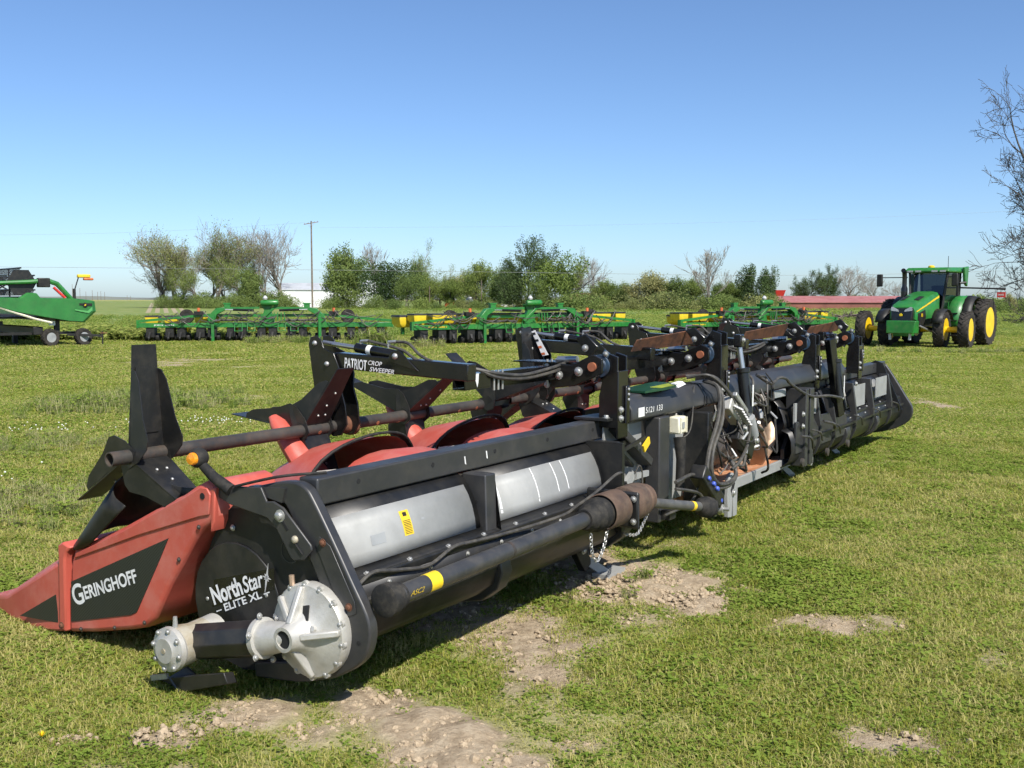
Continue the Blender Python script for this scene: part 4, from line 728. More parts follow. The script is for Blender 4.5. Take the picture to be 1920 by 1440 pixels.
        b = MB(); b.grid(P); b.build('front_fender', BK, o, solid=.03)
        for k in range(4): b = MB(); b.bx(.75,1.2,s*.8 if s > 0 else -1.2, 1.2 if s > 0 else -.8,.45+.32*k,.49+.32*k); b.build('step', BK, o)
    b = MB(); b.tube([(-.1,.95,2.55),(-.15,2.4,2.5)], .035, 8); p = b.build('marker_arm', BK, o); b = MB(); b.tube([(-.15,2.4,2.5),(-.17,2.8,2.48)], .045, 8); b.build('marker_lamp', M['rubber'], p)
    b = MB(); b.bx(-.2,-.17,2.45,2.8,2.12,2.35); p2 = b.build('warning_sign', M['signred'], p)
    text('lettering', 'DANGER', (-.165,2.5,2.2), (0,1,0), (0,0,1), .25, .07, M['white'], p2, .02, 0, .004)
    text('lettering', '8R', (4.0,.59,1.3), (-1,0,0), (0,0,1), .22, .14, M['jyellow'], hood, .02, 0, .02)
    b = MB(); b.tube([(.2,.98,2.75),(.0,1.2,2.78)], .05, 8); b.build('side_lamp', BK, o)
def glassmat():
    m = bpy.data.materials.new('cab_glass'); m.use_nodes = True; N = m.node_tree.nodes; L = m.node_tree.links; N.remove(N['Principled BSDF']); g = N.new('ShaderNodeBsdfGlossy'); g.inputs['Roughness'].default_value = .03; g.inputs['Color'].default_value = (.8,.85,.88,1)
    t = N.new('ShaderNodeBsdfTransparent'); t.inputs[0].default_value = (.17,.2,.2,1); f = N.new('ShaderNodeFresnel'); f.inputs[0].default_value = 1.5; ad = N.new('ShaderNodeMath'); ad.operation = 'ADD'; ad.inputs[1].default_value = .05; L.new(f.outputs[0], ad.inputs[0])
    mx = N.new('ShaderNodeMixShader'); L.new(ad.outputs[0], mx.inputs[0]); L.new(t.outputs[0], mx.inputs[1]); L.new(g.outputs[0], mx.inputs[2]); L.new(mx.outputs[0], N['Material Output'].inputs[0]); return m
M['cabglass'] = glassmat()
tractor()
# ---- draper header on its trailer, left edge
def draper():
    # local x: nose to rear of the end shield, y: along the header (away from camera-left), z up
    nose = Vector((-.75, -.66, 0)); rz = math.atan2(-nose.y, -nose.x); base = (px(178, 46), 46.2, -.46)
    o = empty('grain_header', base, rz); tag(o, 'green ended harvester platform with a black pickup reel riding on a trailer', 'harvester header'); G = M['greenshield']
    prof = lambda y, k=1.0: [(-.0,y,1.5),(-.05,y,1.95),(-.25,y,2.0),(-.9,y,2.08),(-2.35,y,2.1),(-2.5,y,2.3),(-2.85,y,2.32),(-3.2,y,2.1),(-3.9,y,2.12),(-4.55,y,1.92),(-4.5,y,1.84),(-3.4,y,1.5),(-2.2,y,1.26),(-1.1,y,1.06),(-.5,y,1.02)]
    b = MB(); rows = []
    for y, inset in ((-.12,.93),(-.02,1.0),(.3,.97)):
        c = Vector((-2.2,y,1.65)); rows.append([tuple(c+(Vector(p)-c)*inset) for p in prof(y)])
    b.loft(rows); sh = b.build('end_shield', G, o, ang=25)
    b = MB(); b.slab([(-.2,-.14,1.55),(-.35,-.14,1.42),(-.95,-.14,1.55),(-.95,-.14,1.6),(-.4,-.14,1.52),(-.2,-.14,1.7)], (0,-.02,0)); b.build('shield_ridge', M['greenlight'], sh)
    b = MB(); b.slab([(-.75,-.135,1.78),(-.2,-.135,1.74),(-.2,-.135,1.86),(-.75,-.135,1.86)], (0,-.012,0)); b.build('shield_recess_shade', M['dark'], sh)  # raised dark plate painting the shade of a recess
    b = MB(); b.lathe([(0,0),(.11,0),(.11,.012),(0,.014)], (-.5,-.135,1.78), (0,-1,0), 16); b.build('emblem_disc', M['blackglossy'], sh)
    b = MB(); b.slab([(-.56,-.152,1.73),(-.47,-.152,1.77),(-.46,-.152,1.85),(-.49,-.152,1.8),(-.53,-.152,1.82),(-.52,-.152,1.77)], (0,-.006,0)); b.build('emblem_mark', M['jyellow'], sh)
    b = MB(); b.slab([(-4.5,-.1,1.83),(-4.85,-.05,1.9),(-4.95,0,1.95),(-4.6,-.1,1.98)], (0,.2,0)); nz = b.build('nose_point', M['jyellow'], o, bevel=.03); b = MB(); b.tube([(-4.9,.02,1.95),(-5.0,.02,2.4),(-4.85,.02,2.55)], .035, 6); b.build('nose_rod', M['jyellow'], nz)
    b = MB(); b.tube([(-4.4,-.05,1.86),(-3.6,-.05,1.55),(-2.6,-.05,1.2),(-1.9,-.05,1.02)], .05, 6); b.build('divider_rod', M['cream'], o)
    Ly = 11.0
    b = MB(); b.tube([(-1.0,.0,2.0),(-1.6,.05,2.7),(-2.0,.1,2.85),(-2.7,.1,2.78),(-4.0,.15,2.72)], [.1,.11,.11,.09,.08], 8); b.build('reel_arm', M['green'], o)
    b = MB(); b.tube([(-1.3,.0,2.1),(-1.75,.05,2.55)], .06, 8); b.build('reel_cylinder', M['signred'], o)
    b = MB(); b.bx(-2.4,-1.9,-.05,.25,2.55,2.95); b.build('reel_drive', M['blackmatt'], o, bevel=.04)
    cx, cz, rr = -3.0, 2.75, .62
    b = MB(); b.lathe([(0,-.02),(rr*1.0,-.02),(rr*1.0,.02),(0,.02)], (cx,.25,cz), (0,1,0), 6); b.build('reel_end_plate', M['black'], o)
    b = MB(); b.tube([(cx,.2,cz),(cx,Ly,cz)], .11, 10); b.build('reel_tube', M['black'], o)
    for k in range(6):
        a = R(60*k+30); p0 = Vector((cx+rr*math.cos(a), .25, cz+rr*math.sin(a))); q = p0+Vector((0,Ly-.3,0)); b = MB(); b.tube([p0,q], .035, 6); bt = b.build('reel_bat', M['black'], o); b = MB()
        for j in range(70): y = .35+j*.15; b.bar(p0+Vector((0,y-.25,0)), p0+Vector((-.12,y-.25,-.24)), .02, .025)
        tag(b.build('reel_tines', M['black'], bt), kind='stuff')
    for j in range(1, 6):
        b = MB()
        for k in range(6): a = R(60*k+30); b.bar((cx,j*2,cz),(cx+rr*math.cos(a),j*2,cz+rr*math.sin(a)),.04,.06)
        b.build('reel_spider', M['black'], o)
    b = MB(); b.bx(-1.0,-.75,.3,Ly,1.05,2.0); b.build('back_sheet', M['green'], o); b = MB(); b.slab([(-4.2,.3,1.2),(-.8,.3,1.25),(-.8,.3,1.3),(-4.2,.3,1.28)], (0,Ly-.3,0)); b.build('draper_belt', M['rubber'], o); b = MB(); b.bx(-4.35,-4.15,.3,Ly,1.12,1.24); b.build('cutter_bar', M['silver'], o)
    for j in range(36): b = MB(); b.bar((-4.3,.4+j*.28,1.18),(-4.62,.4+j*.28,1.14),.05,.03); b.build('knife_guard', M['silver'], o)
    b = MB(); b.bx(-.95,-.85,-.05,.05,2.05,2.5); p = b.build('lamp_bracket', M['blackmatt'], o); b = MB(); b.bar((-.9,0,2.4),(-.7,0,3.0),.04,.04); b.build('lamp_stalk', M['blackmatt'], p); b = MB(); b.bx(-.75,-.2,-.1,.1,2.98,3.13); b.build('warning_lamp', M['yellow'], p, bevel=.04); b = MB(); b.bx(-.5,-.08,-.12,.08,2.87,2.975); b.build('lamp_lens', M['orange'], p, bevel=.04)
    t = empty('header_trailer', base, rz); tag(t, 'black header trailer with two small wheels under the green harvester platform', 'trailer')
    b = MB(); b.bx(-2.6,-2.2,.2,12,.5,.85); b.build('main_beam', M['blackmatt'], t, bevel=.02); b = MB(); b.bx(-3.9,-3.7,.6,12,.95,1.1); b.build('rest_beam', M['blackmatt'], t)
    b = MB(); b.bx(-1.65,-1.45,.35,.55,.5,1.15); b.build('upright', M['blackmatt'], t); b = MB(); b.bx(-1.9,-1.65,.3,.33,.9,1.1); b.build('plate_label', M['white'], t); b = MB(); b.bx(-3.9,-.4,.4,.55,.5,.62); b.build('cross_member', M['blackmatt'], t)
    for x in (-1.95, -.55):
        w = wheel(t, (x, .1, .38), .38, .28, .2, M['grey'], 'wheel', 16, -1); w.rotation_euler = (0,0,R(12))
    b = MB(); b.bar((-1.2,.2,.5),(.15,-.4,.42),.1,.1); b.build('drawbar', M['blackmatt'], t); b = MB(); b.tube([(.12,-.4,0),(.12,-.4,.62)], .035, 8); b.build('jack', M['blackmatt'], t); b = MB(); b.bar((.0,-.4,.55),(.3,-.5,.55),.05,.04); b.build('coupler', M['rust'], t)
    for y in (3.5, 7.5, 11.5):
        b = MB(); b.bx(-2.5,-2.3,y,y+.2,.02,.5); b.build('support_leg', M['blackmatt'], t)
M['greenlight'] = mat('light_green_ridge', (.09,.33,.1), .4, nscale=3, amt=.15)
draper()
# ================================================================== THE CORN HEAD
# local axes: x (u) along its length from the near end, y (v) forward towards the snouts, z up
HEAD = empty('corn_head', (-.542, 3.803, 0), R(57)); LEN = 9.2
tag(HEAD, 'long black corn harvester head with red snouts parked across the grass', 'corn head')
BK, CH, GV = M['black'], M['charcoal'], M['galv']
_bm = {}
def bolt(parent, p, ax, r=.012, h=None, m=None, n=6, name='bolt'):
    m = m or M['zinc']; key = (round(r, 4), m.name, n)
    if key not in _bm:
        b = MB(); b.lathe([(0,0),(1.5,0),(1.5,.22),(1.0,.24),(1.0,.9),(.85,1.05),(0,1.05)] if n == 6 else [(0,0),(1,0),(1,.3),(.7,.75),(0,.9)], (0,0,0), (0,0,1), 10 if n == 6 else 12); _bm[key] = b.mesh('bolt', m, ang=50)
    o = inst(_bm[key], name, parent, p, (0,0,0), r); o.rotation_euler = Vector(ax).to_track_quat('Z', 'Y').to_euler(); return o
def hose(parent, pts, r=.012, m=None, name='hose', n=6):
    b = MB(); b.tube(spline(pts, n), r, 7); return b.build(name, m or M['hose'], parent)
# ---------- near end plate and rim
outer = [(.60,.842),(.5,.868),(.42,.884),(.346,.887),(.295,.868),(.262,.831),(.2,.74),(.128,.629),(.06,.52),(-.002,.423),(-.02,.36),(-.013,.30),(.01,.25),(.055,.206),(.12,.165),(.193,.132),(.365,.085),(.6,.06)]
inner = [(.6,.12),(.39,.165),(.29,.2),(.205,.24),(.15,.28),(.135,.32),(.142,.365),(.16,.395),(.227,.495),(.292,.605),(.35,.70),(.395,.772),(.42,.80),(.465,.815),(.6,.80)]
outer = [(p.x, p.y) for p in spline([(v, z, 0) for v, z in outer], 3)]; inner = [(p.x, p.y) for p in spline([(v, z, 0) for v, z in inner], 3)]
def end_panel(parent, u0, sgn, near):
    b = MB(); b.prism(outer+inner, 'x', u0-.012*sgn, u0+.038*sgn); rim = b.build('end_rim', CH, parent, bevel=.008)
    plate = [(.56,.835),(.72,.77),(.80,.70),(.875,.59),(.945,.44),(.975,.33),(.965,.2),(.9,.1),(.7,.06),(.6,.075),(.365,.1),(.2,.16),(.11,.25),(.1,.38),(.26,.62),(.37,.80),(.45,.835)]
    b = MB(); b.prism(plate, 'x', u0+.022*sgn, u0+.034*sgn); pl = b.build('end_plate', M['blackmatt'], parent)
    if near:
        c = [(.73+.255*math.cos(R(a)), .34+.255*math.sin(R(a))) for a in range(-20, 200, 14)]; b = MB(); b.prism(c+[(.49,.24),(.95,.2)], 'x', u0+.014, u0+.0215); b.build('cover_plate', BK, pl, bevel=.004)
        b = MB(); b.prism([(.17,.66),(.225,.69),(.245,.655),(.13,.44),(.08,.40),(.045,.415),(.05,.46)], 'x', u0-.017, u0-.0125); cv = b.build('rim_access_cover', CH, rim, bevel=.002)
        for p in ((.207,.668),(.078,.437)): bolt(cv, (u0-.017,*p), (-1,0,0), .011, m=M['rust'])
        b = MB(); b.lathe([(.0,0),(.009,0),(.009,.002),(0,.002)], (u0-.012,.035,.305), (-1,0,0), 12); b.build('rim_hole_shade', M['dark'], rim)  # dark disc painted for the shade in a hole
    return rim, pl
RIM, PLATE = end_panel(HEAD, 0, 1, True)
end_panel(HEAD, LEN, -1, False)
# decal and lettering on the end plate
dU = .0115
b = MB(); b.prism([(.875,.30),(.50,.435),(.505,.52),(.86,.42)], 'x', .0125, .0139); DEC = b.build('name_decal', M['blackglossy'], PLATE)
xd, yd = (0,-.92,.385), (0,.1,1)
text('lettering', 'North', (dU,.858,.310), xd, yd, .195, .078, M['white'], DEC, .035)
text('lettering', 'Star', (dU,.672,.390), xd, yd, .13, .068, M['white'], DEC, .02, .25)
text('lettering', '– ELITE XL –', (dU,.842,.274), xd, yd, .345, .032, M['white'], DEC, .025)
b = MB(); c = Vector((.012,.545,.475))
for a, ln in ((90,.062),(270,.075),(0,.026),(180,.026),(45,.018),(135,.018),(225,.018),(315,.018)):
    d = Vector((0,-math.cos(R(a-10)),math.sin(R(a-10)))); e = Vector((0,math.sin(R(a-10)),math.cos(R(a-10)))); b.slab([c+e*.006, c+d*ln, c-e*.006], (-.0012,0,0))
b.build('star', M['silver'], DEC)
b = MB(); b.lathe([(.050,0),(.050,.0015),(.0465,.0015),(.0465,0)], (.0215,.42,.60), (-1,0,0), 28, True); b.build('round_emblem', M['hose'], PLATE)
for p in ((.905,.33),(.745,.655),(.55,.40)): bolt(PLATE, (.02,*p), (-1,0,0), .009)
# ---------- slotted bracket and amber lamp
b = MB(); b.prism([(.79,.795),(.765,.825),(.674,.842),(.521,.855),(.49,.80),(.455,.805),(.40,.785),(.255,.655),(.25,.635),(.29,.592),(.345,.582),(.365,.595),(.44,.70),(.49,.735),(.70,.765)], 'x', -.034, -.022); BRK = b.build('lamp_bracket', CH, HEAD, bevel=.004)
b = MB(); b.prism([(.60,.85),(.60,.83),(.42,.80),(.40,.86)], 'x', -.02, .02); b.build('bracket_web', CH, BRK)
for (v0, z0), (v1, z1) in (((.425,.755),(.375,.70)),((.345,.665),(.295,.615))):
    b = MB(); b.bar((-.0348,v0,z0),(-.0348,v1,z1),.002,.013,up=(0,.7,.7)); b.build('slot_shade', M['dark'], BRK)  # dark bar laid on as the shade inside a slot
bolt(BRK, (-.034,.415,.752), (-1,0,0), .017); bolt(BRK, (-.034,.335,.668), (-1,0,0), .016, m=M['aludirty'], n=12)
b = MB(); b.tube([(-.035,.69,.825),(-.05,.775,.875),(-.055,.835,.92)], [.026,.022,.019], 12); LA = b.build('lamp_arm', M['rubber'], HEAD)
b = MB(); b.lathe([(0,.03),(.03,.03),(.040,.015),(.041,-.012),(.034,-.026),(.0,-.026)], (-.06,.853,.948), (-.75,-.1,0), 24); LB = b.build('lamp_body', M['rubber'], LA)
b = MB(); b.lathe([(.0265,.0),(.0265,.012),(.022,.02),(0,.024)], (-.086,.849,.948), (-.75,-.1,0), 24); b.build('amber_lens', M['amber'], LB)
hose(HEAD, [(-.04,.66,.845),(-.03,.55,.875),(0,.42,.905),(.15,.34,.905)], .006, M['rubber'], 'lamp_cable')
# ---------- end drive gearbox
GC = Vector((-.02,.255,.325))
b = MB(); b.lathe([(.182,-.02),(.186,0),(.186,.03),(.179,.04),(.166,.042),(.15,.05),(.115,.062),(.085,.078),(.062,.105),(.052,.14),(.048,.168),(.035,.168),(.035,.1),(0,.1)], GC, (-1,0,0), 48); GB = b.build('end_gearbox', M['alu'], HEAD, ang=45)
b = MB(); b.lathe([(.0345,.0),(.0345,.06),(0,.06)], GC+Vector((-.101,0,0)), (-1,0,0), 20); b.build('shaft_bore_shade', M['dark'], GB)  # dark plug painting the shade inside the hub bore
for a in (97, 8, -82, 185, 140):
    d = Vector((0,math.cos(R(a)),math.sin(R(a)))); d.y = -d.y if a != 185 else -d.y
    b = MB(); b.bar(GC+Vector((-.08,0,0))+d*.035, GC+Vector((-.035,0,0))+d*.172, .026, .12 if a != 140 else .05, up=(-1,0,0), h2=.045); b.build('rib', M['alu'], GB, bevel=.006)
for k in range(14):
    a = R(k*360/14+8); p = GC+Vector((-.03,.174*math.cos(a),.179*math.sin(a))); b = MB(); b.lathe([(.0,0),(.017,0),(.016,.014),(0,.014)], p+Vector((.008,0,0)), (-1,0,0), 10); b.build('boss', M['alu'], GB); bolt(GB, p+Vector((-.006,0,0)), (-1,0,0), .0075)
b = MB(); b.box(GC+Vector((-.076,-.03,.085)), (.006,.03,.058), Matrix.Rotation(R(-15),3,'X') @ Matrix.Rotation(R(22),3,'Y')); b.build('type_plate', M['dark'], GB)
b = MB(); b.lathe([(0,0),(.012,0),(.012,.02),(0,.022)], GC+Vector((-.072,-.075,.03)), (-1,0,.3), 6); b.build('drain_plug', M['alu'], GB)
b = MB(); b.tube([GC+Vector((-.03,.085,.165)), GC+Vector((-.03,.088,.205))], .011, 8); b.build('breather', M['worn'], GB)
tA, tB = Vector((-.135,.37,.30)), Vector((-.155,.84,.2)); tD = (tB-tA).normalized()
b = MB(); b.lathe([(.045,-.13),(.055,-.08),(.062,-.02),(.064,.01),(.066,.03),(.08,.032),(.08,.055),(.0,.055)], tA, tD, 28); NK = b.build('gearbox_neck', M['alu'], HEAD, ang=40)
for k in range(6): a = R(60*k+20); e = Vector((1,0,0)); g = tD.cross(e); bolt(NK, tA+tD*.028+(e*math.cos(a)+g*math.sin(a))*.09, -tD, .009)
b = MB(); b.tube([tA+tD*.04, tB], .074, 8); b.build('gear_tube', BK, HEAD, ang=20, bevel=.004)
FC = Vector((-.30,.80,.212)); b = MB(); b.lathe([(0,0),(.05,0),(.056,.006),(.07,.012),(.088,.02),(.09,.04),(.082,.05),(.082,.1),(.076,.14),(.08,.2),(.086,.26),(.05,.27)], FC, (1,0,0), 36); FG = b.build('front_gearbox', M['alu'], HEAD, ang=40)
b = MB(); b.lathe([(.0825,.052),(.0828,.1),(.0768,.14),(.0808,.2)], FC, (1,0,0), 36); b.build('oil_stain', M['aludirty'], FG)
for k in range(8): a = R(45*k+10); bolt(FG, FC+Vector((.014,.078*math.cos(a),.078*math.sin(a))), (-1,0,0), .0085)
b = MB(); b.lathe([(0,0),(.011,0),(.011,.003),(0,.003)], FC+Vector((-.0005,0,0)), (-1,0,0), 12); b.build('centre_plug', M['aludirty'], FG)
b = MB(); b.tube([FC+Vector((.06,0,.075)), FC+Vector((.06,0,.125))], [.012,.008], 8); b.build('breather', M['zinc'], FG)
b = MB(); b.slab([(-.2,.97,.035),(-.2,.88,.06),(-.2,.57,.14),(-.2,.55,.10),(-.2,.80,.015)], (.05,0,-.01)); SK = b.build('skid_guard', BK, HEAD, bevel=.003); b = MB(); b.slab([(-.205,.9,.055),(-.16,.84,.10),(-.13,.76,.03),(-.205,.84,.005)], (.01,0,0)); b.build('skid_toe', CH, SK, bevel=.003)
b = MB(); b.bar((-.205,1.0,.035),(-.205,.9,.062),.012,.022); b.build('skid_pin', M['zinc'], SK)
# ---------- end divider hood (red)
hood = [(.775,.69),(.765,.80),(.785,.842),(.83,.852),(.89,.825),(.95,.79),(1.117,.716),(1.374,.594),(1.735,.448),(1.765,.38),(1.80,.04),(1.6,.075),(1.33,.135),(1.24,.16),(1.173,.214),(1.12,.30),(1.06,.39),(.989,.48),(.90,.60),(.85,.65)]
b = MB(); b.prism(hood, 'x', -.05, .30); EH = b.build('end_divider_hood', M['red'], HEAD, bevel=.022, seg=3)
up = [(.80,.715),(.79,.80),(.81,.826),(.85,.826),(.95,.772),(1.117,.698),(1.374,.574),(1.715,.432),(1.725,.405),(1.5,.485),(1.25,.575),(1.0,.655),(.86,.70)]
b = MB(); b.prism(up, 'x', -.058, -.049); b.build('hood_upper_flank', M['red'], EH, bevel=.006)
b = MB(); b.prism([(1.762,.290),(1.065,.583),(1.13,.475),(1.245,.295),(1.29,.225),(1.33,.205),(1.772,.098)], 'x', -.0535, -.0495); PD = b.build('side_decal', M['perf'], EH)
xg = Vector((0,-(1.728-1.262),.353-.183)).normalized()
text('lettering', 'G', (-.054,1.735,.178), xg, (0,.1,1), .085, .098, M['white'], PD, .02)
text('lettering', 'ERINGHOFF', (-.054,1.652,.222), xg, (0,.1,1), .405, .062, M['white'], PD, .028)
b = MB(); b.lathe([(.0,0),(.014,0),(.014,.002),(0,.002)], (-.0585,.835,.79), (-1,0,0), 14); b.build('hood_bolt_hole_shade', M['dark'], EH)  # dark spot painted for the shade of a bolt hole
for p in ((1.70,.075),(1.45,.125),(1.24,.185),(1.0,.50),(.87,.655)): bolt(EH, (-.051,*p), (-1,0,0), .007, m=M['oldtube'])
b = MB(); b.prism([(.775,.69),(.80,.64),(.79,.83),(.765,.83)], 'x', -.053, .06); b.build('hood_rear_lip', M['redlip'], EH, bevel=.006)
rows = []
for v, u0, u1, zb, zt in ((1.80,-.055,.30,.045,.445),(1.95,-.05,.29,.02,.365),(2.15,-.035,.26,.0,.26),(2.38,.0,.21,-.005,.14),(2.6,.06,.16,.0,.07)):
    w = (u1-u0); rows.append([(u0,v,zb),(u1,v,zb),(u1,v,zt-w*.18),(u1-w*.25,v,zt),(u0+w*.25,v,zt),(u0,v,zt-w*.15)])
b = MB(); b.loft(rows); TP = b.build('divider_tip', M['red'], EH, bevel=.012)
b = MB(); b.prism([(1.742,.455),(1.80,.475),(1.84,.455),(1.84,.40),(1.85,.06),(1.80,.045),(1.79,.39),(1.775,.43)], 'x', -.066, .31); b.build('tip_lip', M['redlip'], TP, bevel=.01)
b = MB(); b.prism([(2.19,.055),(1.885,.21),(1.868,.075)], 'x', -.0525, -.0505); b.build('tip_decal', M['perf'], TP); bolt(TP, (-.066,1.825,.075), (-1,0,0), .011, m=M['rust'])
b = MB(); b.slab([(0.02,2.15,.0),(.045,2.15,.0),(.05,2.17,-.02),(.035,2.17,-.1+.06),(.02,2.16,-.03)], (0,.006,0)); b.build('strap_tag', M['yellow'], TP)
# curled rubber flap on the hood
def crv(pts, n=6): return spline(pts, n)
e0 = crv([(-.03,.86,.812),(-.0,1.08,.80),(.02,1.25,.835),(.0,1.36,.833),(-.06,1.40,.79),(-.09,1.37,.74),(-.085,1.30,.70)]); e1 = crv([(.10,1.30,.63),(.10,1.5,.565),(.09,1.62,.54),(.05,1.72,.50),(-.02,1.755,.47),(-.058,1.72,.445),(-.055,1.62,.475)])
b = MB(); b.grid([[Vector(p).lerp(Vector(q), t) for p, q in zip(e0, e1)] for t in (0,.25,.5,.75,1)]); b.build('rubber_flap', M['rubberflap'] if 'rubberflap' in M else M['blackmatt'], EH, solid=.006)
# ---------- row dividers 2..9 (shared meshes)
def arch(v, w, z0, zt, n=9, uc=0, bow=0): return [(uc+w*math.cos(math.pi*k/(n-1)), v+bow*abs(math.cos(math.pi*k/(n-1)))**2, z0+(zt-z0)*math.sin(math.pi*k/(n-1))**.75) for k in range(n)]
b = MB(); b.grid([arch(.80,.40,.66,.925,13,0,.08),arch(.95,.39,.56,.905,13,0,.05),arch(1.15,.35,.46,.86,13),arch(1.4,.27,.38,.74,13),arch(1.65,.2,.3,.58,13)]); dm = b.mesh('hood', M['red'])
b = MB(); b.tube([Vector(p)+Vector((0,-.005,.006)) for p in arch(.78,.41,.655,.938,17,0,.10)], .008, 6); b.grid([arch(.765,.415,.655,.94,17,0,.11),arch(.81,.405,.64,.936,17,0,.09)]); lm = b.mesh('hood_edge', M['rubber'])
b = MB(); b.grid([arch(.44,.40,.66,.86,11,0,-.03),arch(.60,.385,.66,.885,11),arch(.76,.35,.66,.86,11)]); am = b.mesh('apron', M['red'])
b = MB(); b.loft([[(w*math.cos(t), y, zc+h*math.sin(t)) for t in [6.2832*k/16 for k in range(16)]] for y, w, h, zc in ((0,.15,.08,.05),(.2,.135,.07,.05),(.4,.105,.055,.04),(.52,.075,.04,.035),(.57,.04,.02,.03))]); nm_ = b.mesh('nose', M['red'])
b = MB(); b.bx(-.05,.05,0,.008,0,.16); gm = b.mesh('stalk_guard', M['greylight'])
b = MB(); b.prism([(-.04,0),(.04,0),(.04,.09),(.015,.13),(-.02,.13),(-.04,.09)], 'y', -.004, .004); km = b.mesh('hinge_ear', M['black'])
DU = [1.06, 2.0, 3.0, 4.0, 5.0, 6.0, 7.0, 8.0, 9.0]
for i, u in enumerate(DU[:8]):
    d = inst(dm, 'row_divider', HEAD, (u,.06,-.015-.05*(i > 1)*1.0)); inst(lm, 'hood_edge', d); _a = inst(am, 'apron', d, (.0,.0,.0)) if not 2 <= i <= 5 else None
    if i < 2:
        k = inst(nm_, 'snout', d, (-.07,1.06,.52), (R(50),0,R(4)), (.72,1.05,.95))
    else: inst(nm_, 'snout', d, (0,1.55,.40), (R(-30),0,0), (1.2,1.5,1.2))
    for s in (-1, 1): inst(gm, 'stalk_guard', d, (s*.42,.72,.66), (R(-12),0,R(20*s)))
    for s in (-.05,.06): inst(km, 'hinge_ear', d, (s+.06,.42,.755), (R(-20),0,0))
b = MB(); b.bx(.1,LEN-.1,.98,1.04,.3,.52); b.build('row_unit_frame', BK, HEAD)
for u in [.55+k*1.0 for k in range(9)]:
    if u < LEN-.3:
        b = MB(); b.slab([(u-.17,.5,.5),(u+.17,.5,.5),(u+.17,1.9,.16),(u-.17,1.9,.16)], (0,0,.03)); b.build('deck_plate', M['rust'], HEAD)
# ---------- back sheets of the two wings
pr_up = [(.345,.79),(.31,.785),(.28,.768),(.25,.738),(.222,.695),(.2,.645),(.185,.59),(.178,.54)]; pr_lo = [(.178,.54),(.115,.515),(.09,.45),(.085,.36),(.11,.285),(.18,.23),(.3,.2),(.5,.19)]
def sheet(name, prof, u0, u1, m, off=0., parent=HEAD, solid=.006):
    b = MB(); b.grid([[(u, v-off*.75, z+off*.65) for v, z in prof] for u in (u0, u1)]); return b.build(name, m, parent, solid=solid, ang=60)
for u0, u1 in ((.045,.995),(1.09,2.25),(6.95,7.9),(8.03,LEN-.07)):
    sheet('back_sheet', pr_up, u0, u1, BK)
sheet('lower_trough', pr_lo, .07, 2.45, BK); sheet('lower_trough', pr_lo, 5.25, LEN-.07, BK)
pr_si = pr_up[3:]
SP = sheet('silver_panel', pr_si, .05, .955, GV, .006); S2 = sheet('silver_panel', pr_si, 1.1, 2.18, GV, .006); sheet('silver_panel', pr_si, 7.15, 7.6, GV, .006); S4 = sheet('silver_panel', pr_si, 8.1, 8.5, GV, .006)
def sticker(name, u0, u1, z0, z1, m, parent, off=.0105):
    zs = [z0+(z1-z0)*k/5 for k in range(6)]; P = sorted(pr_up, key=lambda q: q[1]); f = lambda z: float(np.interp(z, [q[1] for q in P], [q[0] for q in P]))
    b = MB(); b.grid([[(u, f(z)-off*.75, z+off*.65) for z in zs] for u in (u0, u1)]); return b.build(name, m, parent, ang=80)
st = sticker('warning_sticker', .45,.51,.60,.70,M['yellow'],SP)
for k in range(9): sticker('print_line', .457,.503,.606+.0065*k,.6082+.0065*k,M['dark'],st,.0118)
sticker('warning_triangle', .468,.492,.677,.693,M['dark'],st,.0118)
sticker('data_plate', .24,.33,.60,.64,M['grey'],SP); sticker('small_plate', .575,.60,.645,.655,M['grey'],SP); sticker('warning_sticker', 8.2,8.24,.60,.70,M['yellow'],S4); sticker('warning_sticker', 8.42,8.46,.60,.68,M['yellow'],S4)
for u in (1.17,1.52,1.72,1.82): sticker('paint_drip', u,u+.008+.01*(u == 1.17),.57+.02*(u > 1.6),.735,M['white'],S2)
for u0, u1 in ((.05,2.25),(5.75,LEN-.1)):
    b = MB(); b.bx(u0,u1,.1,.165,.492,.522); LG = b.build('ledge', BK, HEAD, bevel=.004); k = u0+.09
    b = MB(); b.bx(u0,u1,.06,.10,.425,.445); b.build('lower_ledge', BK, HEAD)
    while k < u1-.05: bolt(LG, (k,.125,.523), (0,-.3,1), .009); bolt(LG, (k+.1,.095,.475), (0,-1,0), .008); k += .27
hose(HEAD, [(.06,.1,.50),(.14,.09,.535),(.3,.085,.51),(.48,.08,.49),(.66,.085,.53),(.8,.085,.525),(1.0,.08,.515),(1.25,.07,.51),(1.5,.02,.53),(1.62,.02,.55),(1.8,.0,.60),(1.95,-.02,.66),(2.05,-.01,.665),(2.15,.03,.64)], .008)
# beam over the near wing and over the far wing
for u0, u1 in ((.04,2.52),(6.9,LEN-.05)):
    b = MB(); b.bx(u0,u1,.285,.385,.79,.9); BM = b.build('wing_beam', CH, HEAD, bevel=.008)
    for k in range(5): bm_ = MB(); bm_.lathe([(0,0),(.011,0),(.011,.0015),(0,.0015)], (u0+.24+k*.5,.285,.855), (0,-1,0), 14); bm_.build('beam_hole_shade', M['dark'], BM)  # dark discs paint the shade of holes along the beam
for (u, z) in ((1.02,.862),(1.20,.866)):
    b = MB(); b.slab([(u,.2845,z),(u+.008,.2845,z),(u+.016,.2845,z-.04),(u+.006,.2845,z-.035)], (0,-.0015,0)); b.build('bird_dropping', M['white'], HEAD)
